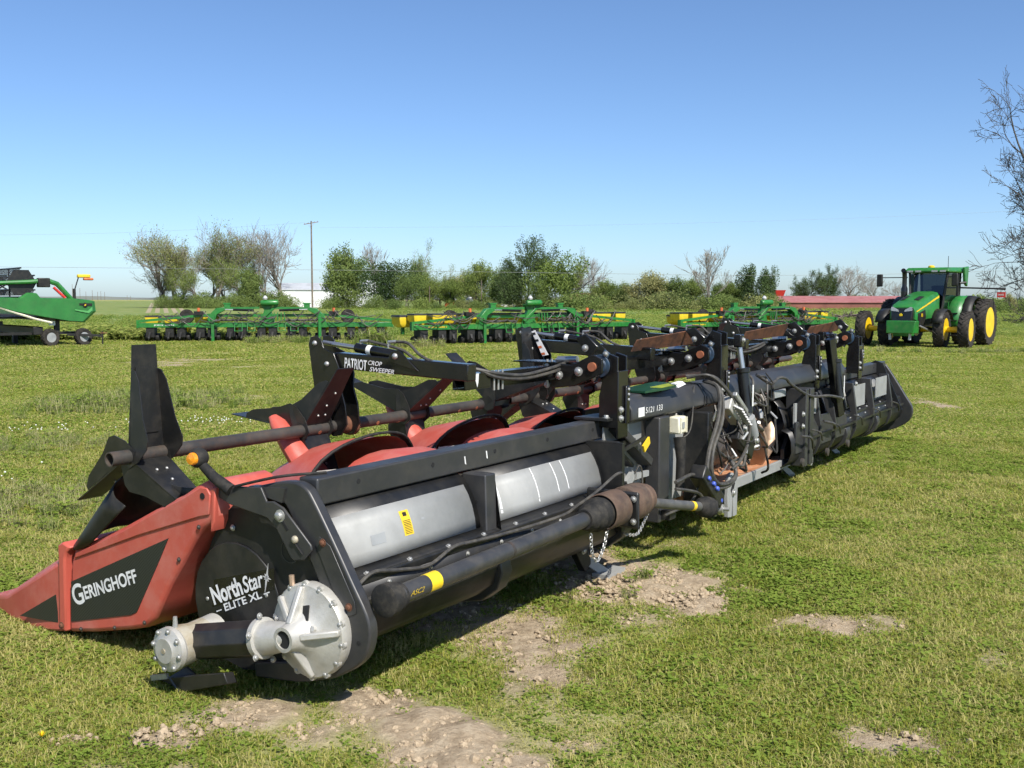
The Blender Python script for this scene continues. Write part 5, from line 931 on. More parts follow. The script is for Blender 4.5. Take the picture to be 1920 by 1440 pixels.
# posts with curved ribs
def rib_post(u0, u1, ztop=.80, m=CH):
    poly = [(.30,ztop),(.03,.72 if ztop < .85 else ztop),(.02,.5),(.03,.36),(.085,.25),(.17,.19),(.3,.165),(.5,.16),(.5,.195),(.3,.205),(.18,.235),(.11,.29),(.08,.36),(.12,.56),(.25,.745)]
    poly = [(.284,ztop-.012),(.15,ztop-.012),(.14,.45),(.07,.40),(.055,.34),(.085,.26),(.17,.195),(.3,.165),(.5,.16),(.5,.2),(.3,.21),(.18,.24),(.12,.3),(.1,.37),(.18,.5),(.284,.6)]
    b = MB(); b.prism(poly, 'x', u0, u1); p = b.build('frame_post', m, HEAD, bevel=.006)
    for z in (.42,.50,.58,.66): bb = MB(); bb.lathe([(0,0),(.008,0),(.008,.0015),(0,.0015)], (u0,.2,z), (-1,0,0), 10); bb.build('post_hole_shade', M['dark'], p)  # hole shade painted as dark discs on the post side
    return p
rib_post(1.0,1.085); rib_post(2.26,2.36); rib_post(7.93,8.02); rib_post(6.8,6.93)
b = MB(); b.prism([(.3,.80),(.06,.80),(.06,.3),(.3,.3)], 'x', 2.21, 2.24); b.build('frame_web', BK, HEAD)
# ---------- main tube and centre frame
oct_ = [(.165,.885),(.165,.95),(.215,1.025),(.33,1.03),(.385,.97),(.385,.885),(.33,.86),(.215,.86)]
b = MB(); b.prism(oct_, 'x', 2.54, 7.05); MT = b.build('main_tube', CH, HEAD, bevel=.008)
for u in (3.62, 3.66): b = MB(); b.prism([(v+(.004 if v > .27 else -.004), z+(.004 if z > .95 else -.004)) for v, z in oct_], 'x', u, u+.012); b.build('weld_band', BK, MT)
b = MB(); b.slab([(2.62,.1635,.955),(2.70,.1635,.955),(2.70,.1635,.90),(2.62,.1635,.90)], (0,-.002,0)); b.build('paper_label', M['white'], MT)
text('lettering', '5121 133', (2.715,.1635,.915), (1,0,0), (0,0,1), .24, .035, M['white'], MT, .004, .1)
b = MB(); b.slab([(2.3,.2,.905),(2.66,.2,.897),(2.66,.42,.897),(2.3,.42,.905)], (0,0,.014)); b.build('clamp_plate', BK, HEAD); b = MB(); b.bx(2.4,2.66,.2,.42,.752,.77); b.build('clamp_plate', BK, HEAD)
for u in (2.56,2.625):
    b = MB(); b.tube([(u,.24,.73),(u,.24,.93)], .012, 10); r_ = b.build('clamp_rod', M['zinc'], HEAD); bolt(r_, (u,.24,.918), (0,0,1), .016); bolt(r_, (u,.24,.745), (0,0,-1), .016)
for u in (2.36,2.44): bolt(HEAD, (u,.24,.918), (0,0,1), .015)
b = MB(); b.bx(2.87,3.02,.14,.24,.22,.875); CP = b.build('centre_post', CH, HEAD, bevel=.008); b = MB(); b.bx(2.9,2.99,.08,.138,.24,.30); b.build('post_foot', BK, CP)
b = MB(); b.bx(2.37,2.865,.262,.272,.32,.86); b.build('side_sheet', GV, HEAD)
b = MB(); b.bar((2.44,.235,.86),(2.84,.215,.60),.05,.09,up=(0,-1,0)); b.build('diagonal_brace', CH, HEAD, bevel=.005); b = MB(); b.bar((2.42,.25,.76),(2.66,.24,.60),.02,.07,up=(0,-1,0)); b.build('diagonal_brace', BK, HEAD, bevel=.005)
b = MB(); b.bar((2.35,.13,.735),(2.62,.12,.785),.012,.02); YR = b.build('lever_rod', BK, HEAD); b = MB(); b.slab([(2.57,.115,.74),(2.65,.115,.785),(2.66,.115,.745),(2.59,.115,.70)], (0,-.012,0)); b.build('yellow_tag', M['yellow'], YR)
b = MB(); b.bar((2.57,.22,.50),(2.66,.22,.545),.03,.05); b.build('latch_arm', GV, HEAD); b = MB(); b.bar((2.66,.2,.54),(2.83,.2,.535),.02,.035); b.build('latch_arm', GV, HEAD); b = MB(); b.slab([(2.57,.22,.435),(2.66,.22,.475),(2.72,.22,.46),(2.66,.22,.415),(2.59,.22,.41)], (0,-.05,0)); b.build('latch_body', M['cream'], HEAD, bevel=.006); b = MB(); b.slab([(2.61,.168,.445),(2.66,.168,.465),(2.67,.168,.44),(2.62,.168,.425)], (0,-.006,0)); b.build('latch_handle', M['orange'], HEAD)
for u in (2.62,2.68): b = MB(); b.tube([(u,.2,.42),(u,.2,.34)], .01, 8); b.build('latch_pin', M['zinc'], HEAD)
hose(HEAD, [(2.66,.2,.56),(2.69,.19,.60),(2.73,.19,.56),(2.72,.18,.46)], .006)
b = MB(); b.bx(3.025,3.41,.22,.232,.3,.84); b.build('side_sheet', GV, HEAD)
b = MB(); b.bx(3.12,3.235,.12,.198,.745,.855); JB = b.build('junction_box', M['cream'], HEAD, bevel=.012); b = MB(); b.bx(3.16,3.19,.114,.119,.78,.82); b.build('box_badge', M['grey'], JB); b = MB(); b.bx(3.13,3.142,.112,.1195,.75,.85); b.build('box_ridge', M['cream'], JB); b = MB(); b.bx(3.215,3.227,.112,.1195,.75,.85); b.build('box_ridge', M['cream'], JB)
b = MB(); b.tube([(3.17,.14,.72),(3.17,.13,.58),(3.16,.13,.40)], [.04,.03,.03], 10); b.build('connector', M['rubber'], HEAD)
b = MB(); b.slab([(3.06,.218,.545),(3.11,.218,.555),(3.11,.218,.515),(3.075,.218,.505)], (0,-.003,0)); b.build('warning_sticker', M['yellow'], HEAD)
# feeder opening
b = MB(); b.bx(3.12,5.7,.80,.82,.2,.86); b.build('opening_dark_sheet', M['blackmatt'], HEAD)  # black sheet added so the inside of the opening looks shaded
b = MB(); b.prism([(.28,.25),(.4,.23),(.78,.33),(.78,.36),(.4,.26),(.28,.28)], 'x', 3.5, 5.62); b.build('feeder_pan', M['rustorange'], HEAD)
b = MB(); b.prism([(.205,.25),(.28,.245),(.30,.25),(.30,.28),(.28,.275),(.205,.285)], 'x', 3.5, 5.6); b.build('pan_lip', M['rustorange'], HEAD); b = MB(); b.bx(3.5,5.65,.175,.2,.215,.29); b.build('opening_sill', GV, HEAD, bevel=.004)
for u0, u1, m in ((3.42,3.5,BK),(5.50,5.57,CH),(5.62,5.72,CH)): b = MB(); b.bx(u0,u1,.05,.22,.22,.86); b.build('opening_post', m, HEAD, bevel=.005)
b = MB(); b.slab([(5.3,.16,.30),(5.62,.16,.31),(5.62,.16,.52),(5.48,.16,.52),(5.3,.16,.38)], (0,.03,0)); b.build('side_deflector', CH, HEAD)
for u in (5.46,5.57): b = MB(); b.slab([(u,.12,.5),(u+.07,.12,.5),(u+.07,.15,.74),(u,.15,.70)], (0,.012,0)); b.build('rubber_strip', M['rubber'], HEAD)
b = MB(); b.tube([(.1,.52,.44),(LEN-.1,.52,.44)], .13, 20); AU = b.build('auger_tube', M['aug'] if 'aug' in M else M['oldtube'], HEAD)
def flight(u0, u1, sgn, m, ri=.13, ro=.27, pitch=.5):
    n = int((u1-u0)*40); rows = []
    for k in range(n+1):
        u = u0+(u1-u0)*k/n; a = sgn*6.2832*(u-u0)/pitch+.6; rows.append([(u,.52+ri*math.cos(a),.44+ri*math.sin(a)),(u,.52+ro*math.cos(a),.44+ro*math.sin(a))])
    b = MB(); b.grid(rows); b.build('auger_flight', m, AU, solid=.008)
flight(.3,2.3,1,M['oldtube']); flight(4.55,5.5,-1,M['worn']); flight(5.7,8.9,-1,M['oldtube'])
b = MB(); b.lathe([(.0,-.02),(.1,-.02),(.26,0),(.27,.01),(.1,.02),(0,.02)], (5.05,.45,.46), (.93,-.25,.2), 28); b.build('auger_disc', M['worn'], AU)
# float bracket on the sill
b = MB(); b.prism([(3.98,.06),(4.05,.05),(4.065,.22),(4.08,.05),(4.15,.05),(4.16,.25),(4.135,.34),(4.06,.37),(3.99,.34),(3.965,.23)], 'y', .12, .15); FB = b.build('float_bracket', GV, HEAD, bevel=.003); b = MB(); b.slab([(4.02,.119,.25),(4.07,.119,.31),(4.1,.119,.29),(4.05,.119,.21)], (0,-.002,0)); b.build('bracket_slot_shade', M['dark'], FB); bolt(FB, (4.065,.119,.225), (0,-1,0), .018)  # bracket slot is a dark patch painting its shade
for u, v in ((5.95,.40),(7.55,.45),(2.1,.24)):
    b = MB(); b.bar((u-.06,v+.04,.27),(u+.06,v+.02,.09),.05,.08); SL = b.build('stand_leg', BK, HEAD, bevel=.004); b = MB(); b.bar((u+.05,v+.01,.13),(u+.24,v-.05,-.0),.02,.05); b.build('stand_foot', GV, SL); bolt(SL, (u-.02,v-.01,.2), (0,-1,0), .014)
b = MB(); b.bx(2.2,2.42,.14,.24,-.01,.045); b.build('stand_pad', GV, HEAD)
b = MB(); b.lathe([(0,0),(.045,0),(.05,.02),(.045,.05),(0,.05)], (5.75,.12,.24), (0,-1,0), 16); b.build('hinge_boss', M['zinc'], HEAD)
# couplings, hoses and wiring in the centre
MC = empty('multi_coupler_anchor', (0,0,0), 0, HEAD) if False else HEAD
b = MB(); b.box((3.88,0.07,0.83), (.26,.08,.1), Matrix.Rotation(R(32),3,'Y')); QC = b.build('hydraulic_coupler', M['alu'], HEAD, bevel=.008)
b = MB(); b.box((3.96,0.025,0.865), (.34,.03,.03), Matrix.Rotation(R(32),3,'Y')); b.build('coupler_handle', M['zinc'], QC, bevel=.004)
rg = random.Random(12)
for k in range(7): b = MB(); p = Vector((3.80+.03*k,.025,.875-.02*k)); b.tube([p, p+Vector((.02,-.06,-.03))], .011, 8); b.build('coupler_nipple', M['zinc'], QC)
b = MB(); b.box((4.14,0.09,0.63), (.34,.1,.22), Matrix.Rotation(R(32),3,'Y')); b.build('valve_block', BK, HEAD, bevel=.01)
for p in ((4.04,0.035,0.69),(4.18,0.035,0.61),(4.28,0.035,0.58)): bolt(HEAD, p, (0,-1,0), .02)
b = MB(); b.tube([(4.08,0.02,0.77),(4.17,0.02,0.63)], .045, 10); b.build('accumulator', M['grey'], HEAD)
H1 = [[(3.62,0.17,1.05),(3.58,0.05,1.01),(3.52,0.02,0.83),(3.32,0,0.63),(3.27,-0.01,0.48),(3.37,-0.02,0.38),(3.62,-0.02,0.36),(3.8,0,0.4),(3.84,0.04,0.48)],
 [(3.66,0.17,1.05),(3.62,0.05,0.99),(3.56,0.01,0.81),(3.36,-0.01,0.63),(3.32,-0.02,0.49),(3.42,-0.03,0.4),(3.64,-0.03,0.385),(3.77,-0.01,0.43),(3.77,0.05,0.53)],
 [(3.57,0.27,1.07),(3.6,0.12,1.09),(3.74,0.05,0.98),(3.84,0.03,0.89)],[(3.6,0.29,1.08),(3.66,0.12,1.08),(3.8,0.05,0.96),(3.92,0.03,0.86)],
 [(3.94,0.04,0.81),(4.07,0.01,0.73),(4.04,0.01,0.58),(3.84,-0.01,0.49),(3.72,0,0.45)],[(4,0.04,0.79),(4.17,0.02,0.75),(4.24,0.01,0.69),(4.37,0.02,0.65),(4.44,0.05,0.63)],
 [(2.8,-.0,.50),(3.17,0.04,0.49),(3.27,0.02,0.39),(3.42,0.01,0.31),(3.52,0.01,0.28)],[(2.8,.0,.46),(2.9,-.02,.44),(3.2,0.02,0.37),(3.32,0.01,0.3),(3.5,0.02,0.33)],
 [(2.76,.05,.30),(3.17,0.07,0.3),(3.26,0.05,0.39),(3.24,0.07,0.45)],[(4.32,0.17,1.08),(4.22,0.05,1.03),(4.17,0.02,0.93),(4.3,0.02,0.85),(4.42,0.07,0.83)],[(4.5,.1,1.03),(4.58,0.07,1.01),(4.52,0.04,0.89),(4.56,0.05,0.75)],
 [(3.72,0.17,0.65),(3.8,0.12,0.55),(3.92,0.09,0.48),(4.07,0.07,0.47)],[(3.77,0.17,0.61),(3.87,0.09,0.5),(4.02,0.04,0.43),(4.12,0.05,0.49)],[(4.42,0.27,0.91),(4.48,0.09,0.89),(4.56,0.07,0.73),(4.6,0.07,0.65)],
 [(4.5,.12,1.04),(4.62,.05,.97),(4.8,.05,1.0),(5.0,.06,.98),(5.2,.08,.92),(5.6,.05,.80),(5.9,-.02,.78),(6.2,-.04,.74)],[(5.3,.02,.50),(5.5,-.0,.46),(5.62,.02,.36)],[(5.9,.02,.56),(6.1,-.01,.52),(6.25,.02,.46)]]
for k, h in enumerate(H1): hose(HEAD, h, .014 if k < 2 else rg.choice((.008,.010,.012)))
for k in range(26):
    p = Vector((rg.uniform(3.4,4.75), rg.uniform(.03,.2), rg.uniform(.5,1.05))); q = p+Vector((rg.uniform(-.35,.35), rg.uniform(-.05,.05), rg.uniform(-.4,.1))); m_ = p.lerp(q,.5)+Vector((rg.uniform(-.1,.1),-.05,-rg.uniform(.03,.14)))
    hose(HEAD, [p, m_, q], rg.choice((.005,.007,.009)), rg.choice((M['hose'],M['rubber'],M['rubber'],M['oldtube'])), 'cable', 5)
for k in range(18):
    p = Vector((rg.uniform(3.5,4.6), rg.uniform(.0,.1), rg.uniform(.5,.9))); b = MB(); d = Vector((rg.uniform(-1,1),-.3,rg.uniform(-1,1))).normalized()*.035; b.tube([p-d,p+d], rg.uniform(.008,.014), 8); b.build('hose_fitting', M['zinc'], HEAD)
b = MB(); b.box((3.34,0.02,0.39), (.4,.1,.1), Matrix.Rotation(R(38),3,'Y')); b.build('wiring_box', BK, HEAD, bevel=.01)
for p in ((3.25,-0.03,0.46),(3.32,-0.035,0.415),(3.38,-0.035,0.375),(3.48,-0.02,0.28)): b = MB(); b.box(p, (.035,.025,.028), Matrix.Rotation(R(38),3,'Y')); b.build('blue_connector', M['bluecap'], HEAD, bevel=.008)
b = MB(); b.lathe([(.0,0),(.04,0),(.055,.01),(.055,.03),(.035,.04),(.03,.08),(.012,.08),(.012,.12),(0,.12)], (3.5,0.05,0.22), (.1,-1,0), 18); b.build('drive_coupler', M['zinc'], HEAD)
b = MB(); b.lathe([(.0,0),(.06,0),(.065,.02),(.06,.06),(0,.06)], (3.58,0.07,0.31), (.1,-1,0), 18); b.build('dust_cap', M['rubber'], HEAD)
for k in range(5): b = MB(); b.lathe([(.135+.002*k,-.006),(.142,0),(.135,.006)], (3.66+.04*k,.5,.43), (1,0,0), 20, True); b.build('auger_clamp', M['zinc'], AU)
M['greytube'] = mat('worn_grey_tube', (.1,.1,.095), .5, .2, col2=(.06,.058,.053), nscale=8, dust=DUST, damt=.3)
# ---------- drive shaft along the back
SV, SZ = -.07, .478
b = MB(); b.tube([(.05,SV,SZ),(1.56,SV,SZ+.03)], .038, 24); DS = b.build('drive_shaft_tube', M['shaftgrey'], HEAD)
b = MB(); b.lathe([(.045,-.03),(.064,-.02),(.064,.02),(.052,.03),(.058,.045),(.048,.055),(.052,.07),(.038,.085)], (.045,SV+.01,SZ-.005), (1,0,0), 28); b.build('shaft_boot', M['rubber'], HEAD, ang=50)
b = MB(); b.lathe([(.0386,0),(.0386,.07)], (.26,SV,SZ+.005), (1,0,.019), 24); b.build('yellow_band', M['yellow'], DS); text('lettering', 'ASC2', (.12,SV-.0388,SZ-.002), (1,0,0), (0,-.35,1), .08, .024, M['yellow'], DS, .0, .1)
b = MB(); b.lathe([(.039,.85),(.0402,.855),(.0402,.863),(.039,.868)], (0,SV,SZ), (1,0,.019), 24); b.build('shaft_seam', M['oldtube'], DS)
prof = [(.038,0),(.05,.0),(.053,.03)]+[(.06+.007*math.sin(k*1.57)+.02*min(1,k/6), .04+k*.0125) for k in range(15)]+[(.07,.24)]
b = MB(); b.lathe(prof, (1.54,SV,SZ+.03), (1,0,.019), 28); b.build('shaft_boot', M['rubber'], HEAD, ang=60)
b = MB(); b.lathe([(.091,0),(.096,.004),(.096,.17),(.091,.175),(.087,.17),(.087,.006)], (1.72,SV,SZ+.034), (1,0,0), 36, True); b.build('shaft_shield', M['brown'], HEAD, ang=50)
b = MB(); b.lathe([(0,0),(.08,0),(.094,.01),(.094,.02),(0,.03)], (1.86,SV,SZ+.034), (1,0,0), 32); b.build('shield_disc', M['brown'], HEAD)
b = MB(); b.bx(1.925,1.95,SV-.11,SV+.2,SZ-.08,SZ+.115); BB = b.build('bearing_bracket', BK, HEAD, bevel=.02)
for y, z in ((-.085,.08),(-.085,-.04),(.02,.09)): bolt(BB, (1.92,SV+y,SZ+z), (-1,0,0), .012)
b = MB(); b.lathe([(.094,0),(.099,.005),(.099,.15),(.087,.17),(.093,.185),(.082,.2),(.086,.22),(.074,.235),(.078,.255),(.035,.27)], (1.97,SV,SZ+.03), (1,0,0), 36); b.build('shaft_shield', M['brown'], HEAD, ang=50)
p0, p1 = Vector((2.2,SV-.02,SZ+.01)), Vector((2.78,-.18,.375)); b = MB(); b.tube([p0,p1], .028, 20); PT = b.build('coupler_shaft', M['greytube'], HEAD)
dd = (p1-p0).normalized(); b = MB(); b.lathe([(.0286,0),(.0286,.03)], p0+dd*.47, dd, 20); b.build('yellow_band', M['yellow'], PT)
b = MB(); b.lathe([(.028,-.02),(.04,0),(.056,.02),(.052,.03),(.062,.045),(.053,.06),(.064,.075),(.056,.09),(.062,.105),(.048,.11),(.046,.08),(0,.08)], p1-dd*.02, dd, 24); b.build('shaft_boot', M['rubber'], PT, ang=55)
def chain(pts, n):
    P = spline(pts, 12); b = MB(); L_ = [0]
    for i in range(1, len(P)): L_.append(L_[-1]+(P[i]-P[i-1]).length)
    for k in range(n):
        s = L_[-1]*(k+.5)/n; i = max(j for j in range(len(L_)) if L_[j] <= s); i = min(i, len(P)-2); d = (P[i+1]-P[i]).normalized(); c = P[i]+d*(s-L_[i]); a = d.cross(Vector((.3,.9,.2))).normalized(); e = d.cross(a); w = a if k % 2 else e; h = L_[-1]/n*.62
        b.tube([c+(d*math.cos(t)*h+w*math.sin(t)*.0085) for t in [6.2832*j/8 for j in range(9)]], .0028, 4)
    return b.build('safety_chain', M['zinc'], HEAD)
chain([(1.56,SV-.03,SZ-.04),(1.575,SV-.03,SZ-.14),(1.63,SV-.03,SZ-.19),(1.70,SV-.03,SZ-.13),(1.74,SV-.03,SZ-.03)], 22); chain([(1.95,SV-.02,SZ-.12),(2.08,SV-.03,SZ-.14),(2.2,SV-.02,SZ-.08),(2.24,SV-.02,SZ-.04)], 20)
# ---------- far wing details
for u in (5.55,5.95,6.4,7.1,7.75,8.5):
    b = MB(); b.prism([(.2,.8),(.1,.8),(.055,.5),(.06,.36),(.1,.27),(.18,.21),(.3,.18),(.3,.2),(.2,.24),(.13,.29),(.1,.36),(.11,.5)], 'x', u, u+.035); b.build('trough_rib', CH, HEAD, bevel=.004)
for u0, u1 in ((5.35,5.5),(5.65,5.9),(6.05,6.35),(6.5,6.78)): sheet('back_sheet', pr_up, u0, u1, BK); b = MB(); b.slab([(u0,.1,.34),(u1,.1,.34),(u1,.08,.50),(u1-.08,.1,.60),(u0,.1,.6)], (0,-.02,0)); b.build('trough_panel', CH, HEAD, bevel=.004)
b = MB(); b.bx(5.32,6.9,.3,.32,.6,.87); b.build('wing_back_plate', M['blackmatt'], HEAD)
b = MB(); b.bx(5.37,5.42,.10,.115,.55,.75); b.build('silver_strip', GV, HEAD); b = MB(); b.bx(5.9,5.95,.10,.115,.62,.76); b.build('silver_strip', GV, HEAD)
b = MB(); b.bx(4.95,5.25,.14,.164,.82,.88); b.build('sensor_box', M['grey'], HEAD, bevel=.005)
for u, z in ((5.45,.66),(5.45,.56),(6.6,.7),(7.05,.8)): bolt(HEAD, (u,.06,z), (0,-1,0), .016)
for u in (5.4,6.1,6.75): b = MB(); b.lathe([(.0,0),(.035,0),(.035,.02),(.015,.025),(0,.025)], (u,.05,.27), (0,-1,0), 14); b.build('hinge_boss', M['oldtube'], HEAD)
for u in (5.6,6.15,6.9,7.6,8.4): hose(HEAD, [(u,.03,.52),(u+.15,.0,.48),(u+.28,.02,.40)], .007, M['hose'], 'cable')
b = MB(); b.prism([(.0,.40),(.12,.44),(.35,.9),(.3,.93),(.22,.9)], 'x', LEN-.45, LEN-.44); b.build('wing_gusset', BK, HEAD)
for u0, u1, z0, z1 in ((7.15,7.56,.56,.77),(7.99,8.44,.59,.79)): b = MB(); b.bx(u0,u1,.10,.108,z0,z1); b.build('silver_panel', GV, HEAD)
# ---------- crop sweeper: pivot posts, cross beams, arms, rotor
CB = M['blackglossy']
def post(u, zt, zb=.86, rust=False):
    b = MB(); b.prism([(.17,zb),(.29,zb),(.29,1.04),(.27,1.13),(.335,1.2),(.32,1.27),(.24,zt),(.17,zt-.02)], 'x', u, u+.016); p = b.build('sweeper_post', CB, HEAD, bevel=.004)
    b = MB(); b.prism([(.17,zb),(.29,zb),(.29,1.04),(.27,1.2),(.24,zt),(.17,zt-.02)], 'x', u+.11, u+.126); b.build('post_plate', CB, p, bevel=.004)
    b = MB(); b.slab([(u,.165,zb-.06),(u+.126,.165,zb-.06),(u+.126,.165,zt-.1),(u,.165,zt-.1)], (0,.014,0)); b.build('post_back', CB, p, bevel=.004)
    b = MB(); b.bx(u+.075,u+.12,.148,.163,.88,1.10); b.build('adjuster_plate', CB, p, bevel=.01)
    for z in (1.08,1.05,1.02): bolt(p, (u+.098,.148,z), (0,-1,0), .009, n=12, m=M['grey'])
    for z in (.915,.965): bolt(p, (u+.035,.165,z), (0,-1,0), .014)
    b = MB(); b.lathe([(.0,0),(.062,0),(.066,.006),(.066,.014),(.045,.018),(.045,.03),(.02,.034),(0,.034)], (u-.002,.28,1.215), (-1,0,0), 20); b.slab([(u-.002,.215,1.29),(u-.002,.25,1.31),(u-.002,.345,1.14),(u-.002,.305,1.12)], (-.01,0,0)); bf = b.build('bearing_flange', M['blue'], p, bevel=.002)
    bolt(bf, (u-.012,.24,1.285), (-1,0,0), .012); bolt(bf, (u-.012,.32,1.145), (-1,0,0), .012)
    b = MB(); b.tube([(u-.03,.28,1.215),(u-.11,.28,1.215)], .026, 14); b.build('stub_shaft', M['rust2'], bf)
    return p
M['rust2'] = mat('orange_brown_shaft', (.36,.13,.06), .6, 0, col2=(.25,.08,.04), nscale=12)
def pivot_arm(u):
    b = MB(); b.prism([(.22,1.26),(.28,1.285),(.42,1.22),(.60,1.235),(.62,1.15),(.55,1.08),(.40,1.10),(.28,1.15),(.22,1.18)], 'x', u-.075, u-.058); p = b.build('pivot_arm', CB, HEAD, bevel=.004)
    b = MB(); b.prism([(.22,1.26),(.28,1.285),(.42,1.22),(.60,1.235),(.62,1.15),(.55,1.08),(.40,1.10),(.28,1.15),(.22,1.18)], 'x', u+.05, u+.066); b.build('pivot_plate', CB, p, bevel=.004)
    b = MB(); b.prism([(.30,1.25),(.40,1.38),(.33,1.40),(.25,1.33)], 'x', u-.07, u-.05); b.build('horn_plate', CB, p, bevel=.006); bolt(p, (u-.072,.33,1.32), (-1,0,0), .014)
    bolt(p, (u-.076,.37,1.185), (-1,0,0), .018); bolt(p, (u-.076,.50,1.16), (-1,0,0), .018); bolt(p, (u-.076,.58,1.215), (-1,0,0), .013); bolt(p, (u-.076,.58,1.10), (-1,0,0), .013)
    b = MB(); b.tube([(u,.42,1.25),(u,.55,1.245)], .02, 10); b.build('pivot_rod', M['chrome'], p)
    b = MB(); b.bx(u-.1,u+.06,.5,.80,1.228,1.236); b.build('clamp_strap', CB, p)
    for k in range(3): b = MB(); bb = b.tube([(u-.09+.05*k,.57,1.25),(u-.09+.05*k,.57,1.09)], .007, 6); b.build('u_bolt', M['zinc'], p)
for u, zt in ((2.36,1.29),(3.92,1.38),(6.12,1.30),(7.55,1.24)): post(u, zt); pivot_arm(u-.02)
for u0, u1 in ((1.36,4.05),(4.75,7.95)):
    b = MB(); t_ = .006; z0, z1, v0, v1 = 1.135, 1.215, .52, .60
    b.bx(u0,u1,v0,v1,z1-t_,z1); b.bx(u0,u1,v0,v1,z0,z0+t_); b.bx(u0,u1,v0,v0+t_,z0+t_+.001,z1-t_-.001); b.bx(u0,u1,v1-t_,v1,z0+t_+.001,z1-t_-.001); XB = b.build('cross_beam', CB, HEAD)
    b = MB(); b.slab([(u0+.07,.519,1.216),(u0+.12,.519,1.216),(u0+.115,.519,1.17),(u0+.105,.519,1.145),(u0+.09,.519,1.18),(u0+.08,.519,1.19)], (0,-.001,0)); b.build('bird_dropping', M['white'], XB)
    for k in range(2): hose(XB, [(u0+.0,.70,1.27),(u0+.15,.56,1.235),(u0+.25,.50,1.19+.02*k),(u0+.5,.495,1.165+.02*k),(u0+.8,.495,1.18+.025*k),(u0+1.0,.5,1.21+.02*k)], .010)
    for u in (u0+.25,u0+.29,u0+.33):
        b = MB(); b.tube([(u,.512,1.225),(u,.512,1.12)], .006, 6); b.build('u_bolt', M['zinc'], XB)
def sweep_arm(u, lettering=False):
    d = lambda v: 1.215+.065*(v-.45)
    b = MB(); b.bar((u,.42,d(.42)+.022),(u,1.30,d(1.30)),.075,.085); A = b.build('sweeper_arm', CB, HEAD, bevel=.006)
    pl = [(1.47,1.355),(1.455,1.392),(1.415,1.402),(1.375,1.375),(1.36,1.335),(1.29,1.31),(1.235,1.20),(1.24,1.12),(1.21,1.03),(1.2,.93),(1.24,.87),(1.30,.86),(1.355,.89),(1.39,.97),(1.43,1.10),(1.45,1.22)]
    for s in (-.055,.045): b = MB(); b.prism(pl, 'x', u+s, u+s+.01); b.build('hanger_plate', CB, A, bevel=.003)
    bolt(A, (u-.056,1.42,1.36), (-1,0,0), .015, n=12); bolt(A, (u-.056,1.335,1.25), (-1,0,0), .015, n=12)
    b = MB(); b.prism([(.72,d(.72)),(.93,d(.93)+.03),(.90,1.33),(.85,1.34)], 'x', u-.046, u-.036); b.build('cylinder_lug', CB, A, bevel=.003); bolt(A, (u-.047,.87,1.305), (-1,0,0), .017, n=12)
    b = MB(); b.tube([(u,.87,1.305),(u,1.17,1.34)], .026, 14); cy = b.build('arm_cylinder', CB, A); b = MB(); b.tube([(u,1.17,1.34),(u,1.41,1.362)], .013, 12); b.build('rod', M['chrome'], cy); b = MB(); b.lathe([(.0265,0),(.0265,.03)], (u,1.06,1.327), (0,1,.117), 14); b.build('cylinder_label', M['white'], cy)
    for v in (1.14,.95): b = MB(); b.tube([(u-.0,v,1.345),(u,v,1.375),(u,v-.05,1.378)], .009, 8); b.build('port_elbow', M['zinc'], cy)
    hose(A, [(u,1.09,1.378),(u,.98,1.36),(u,.86,1.335),(u-.01,.76,1.29),(u,.66,1.27)], .008); hose(A, [(u,.90,1.378),(u,.82,1.37),(u,.74,1.31),(u,.62,1.265)], .008)
    if lettering:
        s = .065; X = (0,-1,-s); b0 = u-.0382
        text('lettering', 'PATRIOT', (b0,1.225,d(1.225)-.033), X, (0,-s,1), .155, .056, M['white'], A, .02, .0); text('lettering', 'CROP', (b0,1.06,d(1.06)+.0), X, (0,-s,1), .095, .024, M['white'], A, .012, .25); text('lettering', 'SWEEPER', (b0,1.05,d(1.05)-.033), X, (0,-s,1), .165, .024, M['white'], A, .012, .25)
    return A
sweep_arm(1.28, True); A2 = sweep_arm(3.36); sweep_arm(5.12); sweep_arm(7.25)
b = MB(); b.slab([(3.296,1.30,1.38),(3.296,1.33,1.37),(3.296,1.24,1.20),(3.296,1.19,1.21)], (-.002,0,0)); WL = b.build('warning_label', M['white'], A2)
for k in range(4): b = MB(); v, z = 1.312-.026*k, 1.365-.046*k; b.slab([(3.293,v-.012,z),(3.293,v+.014,z-.005),(3.293,v+.007,z-.02),(3.293,v-.019,z-.015)], (-.001,0,0)); b.build('label_print', M['dark'] if k < 2 else M['orange'], WL)
for u0 in (3.2,5.2,6.9):
    b = MB(); b.slab([(u0,.50,1.255),(u0+.85,.44,1.275),(u0+.85,.38,1.385),(u0,.46,1.33)], (0,.006,.003)); b.build('rusty_shroud', M['rust'], HEAD)
for u0, u1 in ((-.16,2.62),(2.95,4.4),(4.75,6.2),(6.6,8.9)):
    b = MB(); n_ = 28; b.lathe([(.027,0),(.032,0),(.032,u1-u0),(.027,u1-u0)], (u0,1.3,.915), (1,0,0), n_, True); RS = b.build('rotor_shaft', M['oldtube'], HEAD, ang=60)
    for k in range(int((u1-u0)*4)):
        b = MB(); uu = u0+.2+k*.25+rg.uniform(-.08,.08); a = R(rg.uniform(200,290)); 
        if uu < u1-.05: b.lathe([(0,0),(.012,0),(.012,.0012),(0,.0012)], (uu,1.3+.0318*math.cos(a),.915+.0318*math.sin(a)), (0,math.cos(a),math.sin(a)), 10); b.build('rust_spot', M['rust2'], RS)
